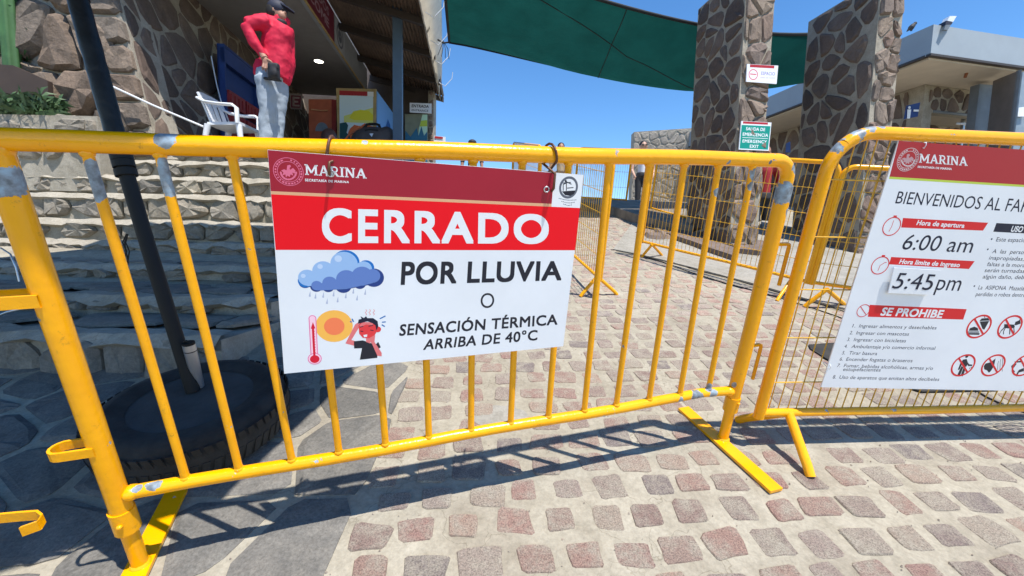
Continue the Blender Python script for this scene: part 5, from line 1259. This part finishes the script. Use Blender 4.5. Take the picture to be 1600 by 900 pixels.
#@@PEOPLE
# ================================================================== PLASTIC CHAIR
def W5(x, y, Y=5.2): return wy(x, y, Y)
ch = thing('plastic_chair', 'white plastic armchair by the shaded stone wall, left of the man in red', 'chair', Vector((wy(364, 210, 4.8).x, 4.8, PZ)))
cc = Vector((wy(364, 205, 4.8).x, 4.8, PZ)); sc_ = .83
def cl(x, y, z_): return cc+Vector((x*sc_, y*sc_, z_*sc_))             # x forward (to the right), y depth
mb = MB(); mb.box(cl(-.2, -.22, .40), (.44*sc_, 0, .01), (0, .44*sc_, 0), (0, 0, .03)); mb.build('seat', MT['plasticwhite'], ch)
mb = MB(); vs = []; ny = 10; nz = 8
for side in (0, 1):
    for i in range(nz+1):
        t_ = i/nz; z_ = .40+.46*t_
        for j in range(ny+1):
            y = (j/ny-.5)*2; hw_ = .215+.03*t_; top = z_-.05*t_*abs(y)**3; x = -.19-.15*t_**1.2+.05*(y*y)-side*.022
            vs.append(cl(x, y*hw_, top))
k0 = (nz+1)*(ny+1); n1 = ny+1; fs = []
for i in range(nz):
    for j in range(ny):
        if 2 <= i <= 5 and j % 2 == 1 : 
            a_, b_, c_2, d_ = i*n1+j, i*n1+j+1, (i+1)*n1+j+1, (i+1)*n1+j
            if i == 2: fs.append((a_, b_, b_+k0, a_+k0))
            if i == 5: fs.append((d_, c_2, c_2+k0, d_+k0))
            fs += [(a_, d_, d_+k0, a_+k0), (b_, c_2, c_2+k0, b_+k0)]
            continue
        fs.append((i*n1+j, i*n1+j+1, (i+1)*n1+j+1, (i+1)*n1+j)); fs.append((k0+i*n1+j, k0+(i+1)*n1+j, k0+(i+1)*n1+j+1, k0+i*n1+j+1))
for i in range(nz):
    for j in (0, ny): fs.append((i*n1+j, (i+1)*n1+j, k0+(i+1)*n1+j, k0+i*n1+j))
for j in range(ny): fs.append((nz*n1+j, nz*n1+j+1, k0+nz*n1+j+1, k0+nz*n1+j))
mb.add(vs, fs); mb.build('backrest', MT['plasticwhite'], ch)
for s in (-1, 1):
    mb = MB(); mb.tube([cl(-.30, s*.23, .74), cl(-.2, s*.25, .69), cl(0, s*.27, .66), cl(.17, s*.26, .655), cl(.22, s*.25, .62), cl(.22, s*.24, .42)], .034, 8, sq=(.5, 1.1)); mb.build('armrest', MT['plasticwhite'], ch)
    for x in (-.2, .22): mb = MB(); mb.tube([cl(x, s*.21, .41), cl(x+(.05 if x > 0 else -.08), s*.23, 0)], [.034, .022], 8); mb.build('leg', MT['plasticwhite'], ch)

# thin rod and sloping handrail
o = thing('handrail', 'thin white metal handrail sloping down in front of the stone wall', 'handrail', wy(240, 165, 3.85))
mb = MB(); mb.tube([wy(158, 127, 4.15), wy(240, 165, 4.2), wy(318, 198, 4.25)], .010, 10); mb.build('rail', MT['plasticwhite'], o)
mb = MB(); mb.tube([wy(166, 128, 4.15), wy(170, 150, 4.15), wy(172, 160, 4.25)], .012, 8); mb.build('bracket', MT['plasticwhite'], o)
o = thing('rod', 'thin pale rod leaning against the wall behind the plastic chair', 'rod', wy(350, 180, 5.6))
mb = MB(); mb.tube([wy(330, 88, 5.5), wy(338, 130, 5.4), wy(349, 172, 5.35)], .008, 6); mb.build('shaft', MT['plasticwhite'], o)

# ================================================================== DRINKS SHELF (blue frame, red crates)
sh = thing('bottle_rack', 'blue-framed rack filled with dark red crates against the stone wall', 'rack', wy(372, 200, 6))
wl0 = Vector((wb.x, 4.35, PZ))+E1*.02
q0 = onp(350, 72, wl0, E1); q1 = onp(403, 120, wl0, E1); H_ = q0.z-PZ
q0g = Vector((q0.x, q0.y, PZ)); ed = Vector((q1.x-q0.x, q1.y-q0.y, 0)); Ld = ed.length; ed.normalize(); en_ = Vector((ed.y, -ed.x, 0))
mb = MB(); mb.box(q0g-en_*.09, ed*Ld, en_*.02, upw(H_)); mb.box(q0g, ed*.03, -en_*.09, upw(H_)); mb.box(q0g+ed*Ld, ed*.03, -en_*.09, upw(H_)); mb.box(q0g+upw(H_), ed*(Ld+.03), -en_*.09, upw(.03)); mb.build('frame', MT['bluepaint'], sh)
mb = MB(); mb.box(q0g+upw(H_-.2)+en_*.004, ed*Ld, -en_*.06, upw(.19)); mb.build('header_panel', MT['bluepaint'], sh)
for i in range(4):
    for j in range(2):
        mb = MB(); o_ = q0g+ed*(.03+j*Ld/2)+upw(.05+i*.27)+en_*.03; mb.box(o_, ed*(Ld/2-.04), -en_*.12, upw(.2))
        for k in range(4): mb.box(o_+ed*(.03+k*(Ld/2-.06)/4)+upw(.04)+en_*.001, ed*.03, en_*.01, upw(.12))
        mb.build('crate', MT['redcrate'], sh)

# ================================================================== THINGS IN THE ENTRANCE
def panel_thing(name, label, cat, quad, Y, th, m, part='panel'):
    P = [wy(x, y, Y) for x, y in quad]; t = thing(name, label, cat, (P[2]+P[3])/2); mb = MB(); mb.prism(P, Vector((0, th, 0))); mb.build(part, m, t); return t, P
t, P = panel_thing('wall_notice', 'dark framed notice with a large letter on the shaded wall right of the man', 'notice', [(453, 146), (472, 147), (471, 171), (453, 170)], 8.6, .03, plain('dim_frame', (.30, .24, .24), .6), 'frame')
mb = MB(); mb.prism([wy(x, y, 8.59) for x, y in ((455, 149), (470, 150), (469.5, 168.5), (455, 167.8))], (0, -.004, 0)); mb.build('print', MT['maroonboard'], t)
mb = MB()
for q in (((457, 151), (460, 151), (460, 166), (457, 166)), ((457, 151), (468, 152), (468, 154.5), (457, 154)), ((457, 157), (466, 158), (466, 160.5), (457, 160)), ((457, 163.5), (468, 164), (468, 166.5), (457, 166.2))): mb.prism([wy(x, y, 8.584) for x, y in q], (0, -.003, 0))
mb.build('letter_mark', plain('dim_print', (.42, .34, .34), .7), t)
t, P = panel_thing('drinks_cooler', 'orange-fronted drinks cooler with maroon side in the shaded entrance', 'cooler', [(482, 155), (518, 155), (519, 300), (485, 300)], 8.3, .5, MT['orange'], 'front')
mb = MB(); mb.prism([wy(x, y, 8.31) for x, y in ((518.3, 155), (525, 156), (525, 300), (519.3, 300))], (0, .48, 0)); mb.build('side_panel', MT['redcrate'], t)
mb = MB(); c = wy(503, 205, 8.29); mb.add([c+Vector((.13*math.cos(PI*i/12), 0, .17*math.sin(PI*i/12))) for i in range(13)], [tuple(range(13))[::-1]]); mb.build('painted_hill', plain('dim_blue', (.2, .26, .36), .6), t)
mb = MB(); mb.tube([wy(486, 171, 8.28), wy(494, 172, 8.28), wy(503, 173, 8.28), wy(512, 172.5, 8.28)], .012, 5); mb.build('script_line', MT['ink_tan'], t)
def zz6(x, y): return (440+x/6.154, 100+y/6.154)
Ys = 7.9
st, P = panel_thing('display_stand', 'wooden-framed display stand with a bright sunset picture under the entrance roof', 'display stand', [zz6(525, 232), zz6(908, 240), zz6(905, 1100), zz6(545, 1100)], Ys, .05, MT['wood'], 'frame')
def pics(root, name, m, pts, lay, Y=Ys, th=-.003, f=zz6): mb = MB(); mb.prism([wy(*f(x, y), Y-.004-.004*lay) for x, y in pts], (0, th, 0)); return mb.build(name, m, root)
pics(st, 'picture', ink('print_sky', srgb(214, 232, 240)), [(556, 300), (880, 310), (880, 1000), (560, 1000)], 0)
pics(st, 'header_strip', MT['ink_brick'], [(556, 255), (824, 266), (824, 312), (556, 300)], 0); pics(st, 'logo_patch', MT['ink_white'], [(826, 266), (884, 268), (884, 315), (826, 312)], 0)
pics(st, 'glow', ink('print_sun_yellow', srgb(236, 226, 60)), [(690, 455), (760, 440), (840, 450), (880, 490), (880, 545), (700, 540), (650, 520)], 1)
pics(st, 'glow', ink('print_soft_yellow', srgb(226, 228, 130)), [(600, 500), (880, 420), (880, 570), (600, 560)], .5)
pics(st, 'reef', ink('print_reef_orange', srgb(214, 110, 66)), [(660, 620), (700, 585), (760, 600), (800, 570), (840, 590), (880, 600), (880, 1000), (640, 1000), (640, 660)], 1); pics(st, 'reef_shade', ink('print_reef_teal', srgb(40, 84, 90)), [(560, 570), (620, 560), (640, 590), (625, 660), (660, 700), (660, 1000), (560, 1000)], 1.5)
mb = MB(); q = [wy(*zz6(920, 262), Ys+.02), wy(*zz6(1085, 490), Ys+1.1), wy(*zz6(1085, 1100), Ys+1.1), wy(*zz6(918, 1100), Ys+.02)]; mb.prism(q, (-.03, .01, 0)); mb.build('side_panel', ink('print_panel_blue', srgb(110, 160, 214)), st)
mb = MB(); q = [wy(*zz6(x, y), Ys+.55-.02) for x, y in ((1000, 1000), (1003, 600), (1022, 528), (1046, 590), (1060, 1000))]; mb.prism(q, (0, -.004, 0)); mb.build('painted_fin', ink('print_fin', srgb(66, 112, 170)), st)
t, P = panel_thing('picture_panel', 'darker display panel with sea picture between the steel post and the stone pier', 'display panel', [zz6(1185, 480), zz6(1402, 482), zz6(1402, 1100), zz6(1190, 1100)], 9.1, .04, plain('olive_panel', (.22, .24, .17), .6))
pics(t, 'bright_strip', ink('print_mint', srgb(190, 226, 200)), [(1355, 486), (1400, 486), (1400, 735), (1310, 735), (1320, 620)], 0, 9.1); pics(t, 'glow', MT['ink_lime'], [(1340, 545), (1400, 540), (1400, 600), (1328, 600)], 1, 9.1); pics(t, 'sea', ink('print_sea', srgb(50, 110, 140)), [(1190, 640), (1240, 700), (1300, 615), (1318, 690), (1345, 600), (1370, 690), (1400, 650), (1400, 1000), (1190, 1000)], 1.5, 9.1)
t, P = panel_thing('entrance_sign', 'white ENTRADA sign on the stone pier at the end of the roof', 'sign', [zz6(1232, 372), zz6(1440, 380), zz6(1440, 474), zz6(1232, 464)], 9.0, .02, MT['white'], 'board')
Bx = Board(t, P[0]-Vector((0, .001, 0)), (0, -1, 0)); q6 = [zz6(1252, 388), zz6(1416, 396), zz6(1414, 422), zz6(1250, 416)]; Bx.text('ENTRADA', MT['ink_dark'], q6, bold=.03); Bx.text('ENTRANCE', MT['ink_grey'], [zz6(1252, 434), zz6(1412, 440), zz6(1410, 460), zz6(1250, 452)], bold=.02)
t, P = panel_thing('small_sign', 'small white sign with red header just right of the stone pier', 'sign', [(678, 212), (696, 214), (696, 222), (678, 221)], 9.2, .02, MT['white'], 'board')
mb = MB(); mb.prism([wy(x, y, 9.19) for x, y in ((679, 212.6), (692, 214), (692, 217), (679, 216))], (0, -.003, 0)); mb.build('header', MT['ink_brick'], t)
t, P = panel_thing('board', 'small brown board hanging below the outer roof corner', 'board', [zz6(1425, -80), zz6(1455, -60), zz6(1500, 92), zz6(1380, 90)], 8.8, .03, plain('grey_brown_board', (.22, .18, .16), .7))
# black bag with handle
bgc = wy(578, 212, 6.6)
bgt = thing('bag', 'black bag with a raised handle in front of the display stand', 'bag', bgc)
def z6p(x, y, Y=6.6): return wy(*zz6(x, y), Y)
def bagf(mb):
    mb.ball(z6p(880, 740), .36, .14, .22, 16, 10); mb.ball(z6p(1010, 700), .14, .1, .16); mb.ball(z6p(760, 760), .16, .1, .12)
body(bgt, 'body', plain('dark_bag_cloth', (.06, .05, .05), .6), bagf, .02, 3)
mb = MB(); mb.tube([z6p(705, 720), z6p(770, 640), z6p(820, 582), z6p(850, 578), z6p(905, 578), z6p(935, 585), z6p(960, 650), z6p(975, 690)], .022, 10); mb.build('handle', MT['dark'], bgt)
mb = MB(); mb.tube([z6p(800, 640, 6.5), z6p(850, 632, 6.5), z6p(930, 640, 6.5)], .014, 8); mb.build('strap', MT['dark'], bgt)
mb = MB(); mb.tube([z6p(600, 740), z6p(640, 690), z6p(700, 650), z6p(760, 600)], .015, 8); mb.build('side_strap', plain('orange_strap', (.5, .13, .05), .6), bgt)
mb = MB(); mb.prism([z6p(845, 672, 6.42), z6p(885, 668, 6.42), z6p(868, 702, 6.42)], (0, -.01, 0)); mb.build('badge', MT['steel'], bgt)
o = thing('round_case', 'dark rounded case at the foot of the orange cooler', 'case', wy(512, 212, 6.9)); 
mb = MB(); mb.ball(wy(514, 216, 6.9), .13, .1, .16, 14, 10); mb.build('shell', plain('brown_case', (.12, .06, .05), .5), o)

# ================================================================== PLANTS AT THE LEFT
pb = thing('planter_board', 'dark brown plank edging the planted bed at the left edge', 'plank', wy(30, 130, 3.8))
mb = MB(); P = [wy(x, y, 4.12) for x, y in ((-60, 96), (20, 102), (74, 126), (76, 150), (-60, 156))]; mb.prism(P, (0, .05, 0)); mb.build('plank', MT['brownboard'], pb)
cs_ = thing('cactus', 'tall green ribbed cactus stem at the upper left corner', 'cactus', wy(14, 105, 3.9))
a, b = wy(20, 108, 4.2), wy(8, -40, 4.2); mb = MB(); n_ = 24; vs = []
for i in range(9):
    c = a+(b-a)*i/8; R_ = .062
    for k in range(n_): t_ = 2*PI*k/n_; rr = R_*(1+.13*math.cos(6*t_*1.0)); vs.append(c+Vector((rr*math.cos(t_), rr*math.sin(t_), 0)))
mb.add(vs, [(i*n_+k, i*n_+(k+1) % n_, (i+1)*n_+(k+1) % n_, (i+1)*n_+k) for i in range(8) for k in range(n_)], True); mb.build('stem', MT['cactus'], cs_)
a, b = wy(-14, 100, 4.25), wy(-16, -40, 4.25); mb = MB(); mb.tube([a, b], .06, 14); mb.build('stem', MT['cactus'], cs_)
def leaves(name, label, cat, cx, cy, Y, n, spread, hh, seed, wl=.018, ln=.2, dy=.25):
    rg = random.Random(seed); c = wy(cx, cy, Y); t = thing(name, label, cat, c); mb = MB(); big = []
    for k in range(n):
        p = c+Vector((rg.uniform(-spread, spread), rg.uniform(-.08, dy), rg.uniform(-.02, hh*.5))); d = Vector((rg.uniform(-1, 1), rg.uniform(-.6, .6), rg.uniform(.1, 1.2))).normalized(); s = d.cross(Vector((0, 1, .3))).normalized()*wl*rg.uniform(.6, 1.2)
        L = ln*rg.uniform(.5, 1.2); m1 = p+d*L*.5; e = p+d*L-upw(L*.35)
        mb.add([p-s*.4, p+s*.4, m1+s, m1-s, e], [(0, 1, 2, 3), (3, 2, 4)], False, rg.random())
    struct(mb.build('leaves', MT['leaf'], t), 'stuff'); return t
leaves('leafy_plant', 'bushy plant with narrow leaves in the bed above the stone ledge', 'plant', 30, 178, 4.02, 420, .33, .26, 5)
leaves('leafy_plant', 'dark green foliage behind the cactus stem at the upper left corner', 'plant', 32, 95, 4.3, 150, .10, .9, 6, ln=.13, dy=.02)
leaves('leafy_plant', 'dark foliage at the far left edge behind the cactus', 'plant', -30, 90, 4.2, 200, .12, .9, 8, ln=.16, dy=.03)

# ================================================================== THE MAN IN RED
YM = 4.65
def mp_(x, y, dy=0): return wy(x, y, YM+dy)
man = thing('person', 'man in red top, pale jeans and dark cap, one hand on his hip', 'person', Vector((mp_(425, 226).x, YM, PZ)))
def shirtf(mb):
    # torso, leaning a little, seen from the side and back
    mb.tube([mp_(440, 38), mp_(436, 50), mp_(432, 72), mp_(431, 98), mp_(428, 122)], [.13, .165, .165, .165, .17], 16, sq=(1, .8))
    mb.tube([mp_(438, 40, .08), mp_(442, 60, .08), mp_(444, 100, .06), mp_(446, 132, .03)], [.08, .12, .12, .05], 14)
    mb.ball(mp_(424, 38, -.02), .1, .11, .085); mb.ball(mp_(440, 34, .02), .09, .1, .07)
    # near arm: shoulder to elbow to wrist
    mb.tube([mp_(420, 36, -.08), mp_(402, 35, -.14), mp_(386, 39, -.2)], [.095, .085, .066], 12)
    mb.tube([mp_(385, 39, -.2), mp_(391, 56, -.2), mp_(402, 74, -.18), mp_(412, 88, -.16)], [.064, .06, .05, .042], 12)
    # tail of the top at the hip
    mb.tube([mp_(414, 96), mp_(414, 112), mp_(413, 122)], [.1, .11, .1], 12)
    # far arm hanging
    mb.tube([mp_(446, 44, .18), mp_(450, 70, .2), mp_(452, 100, .18)], [.075, .06, .05], 10)
body(man, 'jersey', MT['shirt'], shirtf, .012, 5, .038)
def jeanf(mb):
    mb.tube([mp_(424, 112), mp_(424, 126)], [.15, .155], 14)
    mb.tube([mp_(416, 122, -.06), mp_(418, 145, -.06), mp_(418, 170, -.06), mp_(416, 200, -.05), mp_(414, 246, -.05)], [.115, .105, .085, .075, .07], 14)
    mb.tube([mp_(434, 120, .05), mp_(436, 145, .05), mp_(436, 168, .05), mp_(432, 200, .06), mp_(431, 246, .06)], [.11, .1, .08, .075, .07], 14)
body(man, 'jeans', MT['jeans'], jeanf, .012, 6, .03)
def skinf(mb):
    h = mp_(435, 20, 0)
    mb.tube([mp_(438, 40), mp_(430, 60), mp_(428, 118)], .06, 10); mb.tube([mp_(434, 42), mp_(402, 35, -.14), mp_(386, 39, -.2), mp_(391, 56, -.2), mp_(402, 74, -.18), mp_(412, 89, -.17)], [.05, .045, .035, .035, .032, .03], 10)
    mb.ball(h, .085, .08, .115, 16, 12, Matrix.Rotation(.2, 3, 'Y')); mb.ball(h+Vector((.055, -.03, -.05)), .045, .05, .05)
    mb.tube([h+Vector((.082, -.035, -.0)), h+Vector((.1, -.04, -.025))], [.012, .016], 8)
    mb.tube([h+Vector((-.01, 0, -.06)), mp_(438, 44)], .058, 12); mb.ball(h+Vector((-.012, -.082, -.005)), .014, .012, .026)
    # palm of the hand on the hip, wrist continuing the forearm
    mb.tube([mp_(411, 87, -.17), mp_(414, 92, -.18)], [.034, .036], 10); mb.ball(mp_(416, 97, -.19), .042, .022, .045)
    for (x0, y0, x1, y1, x2, y2) in ((412, 99, 410, 105, 411, 110), (415, 100, 414, 107, 415.5, 112), (418, 100.5, 418, 107, 419.5, 112), (421, 99, 422.5, 104, 423.5, 108)):
        mb.tube([mp_(x0, y0, -.2), mp_(x1, y1, -.22), mp_(x2, y2, -.2)], [.012, .011, .008], 8)
    mb.tube([mp_(418, 93, -.2), mp_(423, 96, -.21), mp_(426, 99, -.2)], [.014, .012, .009], 8)
body(man, 'body', MT['skin'], skinf, .006, 2)
h = mp_(435, 20)
mb = MB(); c = h+Vector((-.008, 0, .04)); mb.ball(c, .105, .098, .088, 18, 12, Matrix.Rotation(.15, 3, 'Y')); 
mb.prism([c+Vector((.07, -.07, .02)), c+Vector((.15, -.065, -.02)), c+Vector((.185, 0, -.035)), c+Vector((.15, .065, -.02)), c+Vector((.07, .07, .02))], (0, 0, .012)); mb.build('cap', MT['navy'], man)
def neckf(mb): mb.ball(h+Vector((.03, -.015, -.11)), .07, .065, .04); mb.tube([h+Vector((0, 0, -.06)), mp_(438, 46)], [.075, .085], 12)
body(man, 'neck_gaiter', MT['black'], neckf, .01, 3)
mb = MB(); mb.ball(h+Vector((-.04, -.02, .0)), .075, .08, .09); mb.build('hair', MT['hair'], man)
mb = MB()
for e_ in (-.055, .0): mb.ball(h+Vector((.078, e_, .012)), .008, .012, .006, 8, 6)
mb.build('eyes', MT['hair'], man)
def pf(mb): mb.cbox(mp_(428, 112, -.2), .11, .06, .17, .2); mb.cbox(mp_(428, 103, -.23), .09, .05, .05, .1); mb.ball(mp_(427, 112, -.24), .045, .025, .06)
body(man, 'pouch', MT['black'], pf, .012, 2)
mb = MB(); mb.tube([mp_(413, 122, -.17), mp_(425, 124, -.19), mp_(440, 126, -.15)], .014, 8); mb.build('belt', MT['black'], man)
for (x, dy) in ((416, -.05), (433, .06)):
    mb = MB(); c = mp_(x, 226, dy); c.z = PZ+.04; mb.ball(c+Vector((.05, 0, 0)), .13, .05, .045, 14, 8); mb.build('shoe', MT['black'], man)

# ================================================================== PEOPLE AT THE TOP OF THE RAMP
def standing(label, px, pyt, Y, H, top, legs, skin, hairm, cap=False, glasses=False, yaw=0, group=None, backpack=False):
    hd = wy(px, pyt, Y); base = Vector((hd.x, hd.y, hd.z-H)); t = thing('person', label, 'person', base, group=group)
    P = lambda x, y, z_: base+Vector((x, y, z_))*1.0
    k = H/1.7
    def tf(mb):
        mb.tube([P(0, 0, .88*k), P(0, 0, 1.05*k), P(0, .01, 1.28*k), P(0, 0, 1.42*k)], [.135, .135, .15, .09], 14, sq=(.75, 1.0))
        mb.ball(P(-.15, 0, 1.36*k), .075); mb.ball(P(.15, 0, 1.36*k), .075); mb.tube([P(-.15, 0, 1.36*k), P(.15, 0, 1.36*k)], .085, 10)
        for s in (-1, 1): mb.tube([P(s*.17, 0, 1.36*k), P(s*.23, .0, 1.2*k), P(s*.24, 0, 1.12*k)], [.065, .055, .052], 10)
    body(t, 'shirt', top, tf, .018, 3)
    def lf(mb):
        mb.tube([P(0, 0, .84*k), P(0, 0, .95*k)], [.15, .14], 12)
        for s in (-1, 1): mb.tube([P(s*.08, 0, .86*k), P(s*.09, -.02, .5*k), P(s*.09, 0, .06)], [.095, .07, .05], 12)
    body(t, 'trousers', legs, lf, .018, 3)
    def bf_(mb):
        mb.ball(P(0, 0, 1.575*k), .08, .095, .118*k, 14, 10); mb.tube([P(0, 0, .95*k), P(0, 0, 1.52*k)], .05, 10); mb.ball(P(0, -.1, 1.57*k), .014, .02, .02)
        for s in (-1, 1):
            mb.tube([P(0, 0, 1.36*k), P(s*.16, 0, 1.36*k), P(s*.235, 0, 1.16*k)], .04, 10); mb.tube([P(s*.235, 0, 1.16*k), P(s*.25, -.02, 1.0*k), P(s*.22, -.12, .86*k)], [.045, .04, .03], 10); mb.ball(P(s*.22, -.15, .83*k), .028, .04, .045)
            for f in range(4): mb.tube([P(s*.22+(f-1.5)*.014, -.16, .81*k), P(s*.22+(f-1.5)*.014, -.17, .755*k)], .010, 6)
            mb.tube([P(s*.2, -.16, .84*k), P(s*.19, -.19, .8*k)], .011, 6); mb.ball(P(s*.085, 0, 1.56*k), .012, .02, .03)
    body(t, 'body', skin, bf_, .010, 2)
    mb = MB(); mb.ball(P(0, .025, 1.61*k), .092, .1, .105*k, 14, 10); mb.build('hair', hairm, t)
    if cap:
        mb = MB(); mb.ball(P(0, 0, 1.64*k), .105, .11, .08*k, 14, 8); mb.prism([P(-.06, -.08, 1.63*k), P(.06, -.08, 1.63*k), P(.05, -.19, 1.61*k), P(-.05, -.19, 1.61*k)], (0, 0, .01)); mb.build('cap', MT['black'], t)
    if glasses:
        mb = MB(); 
        for s in (-1, 1): mb.ball(P(s*.036, -.094, 1.585*k), .026, .01, .02, 10, 6)
        mb.tube([P(-.085, -.05, 1.59*k), P(0, -.102, 1.592*k), P(.085, -.05, 1.59*k)], .005, 6); mb.build('sunglasses', MT['hair'], t)
    else:
        mb = MB()
        for s in (-1, 1): mb.ball(P(s*.034, -.092, 1.58*k), .01, .006, .006, 8, 4)
        mb.build('eyes', MT['hair'], t)
    for s in (-1, 1): mb = MB(); mb.ball(P(s*.09, -.03, .035), .045, .12, .04, 12, 6); mb.build('shoe', MT['black'], t)
    return t
standing('woman in sunglasses, white top and black trousers in front of the far stone wall', 1006, 220, 9.9, 1.64, MT['tee'], MT['black'], MT['skinf'], MT['hair'], glasses=True)
standing('person in a black cap, head just above the rail above the closed sign', 738, 219, 10.5, 1.62, MT['black'], MT['black'], MT['skin'], MT['hair'], cap=True)
standing('person with dark hair, head just showing above the rail right of the curled hook', 877, 223, 10.8, 1.6, MT['beige'], MT['navy'], MT['skin'], MT['hair'])
rp2 = wy(1203, 240, 6.1)
standing('person in a dark red shirt and black trousers between the two gate pillars', 1196, 226, 6.3, 1.62, MT['darkred'], MT['black'], MT['skin'], MT['hair'])
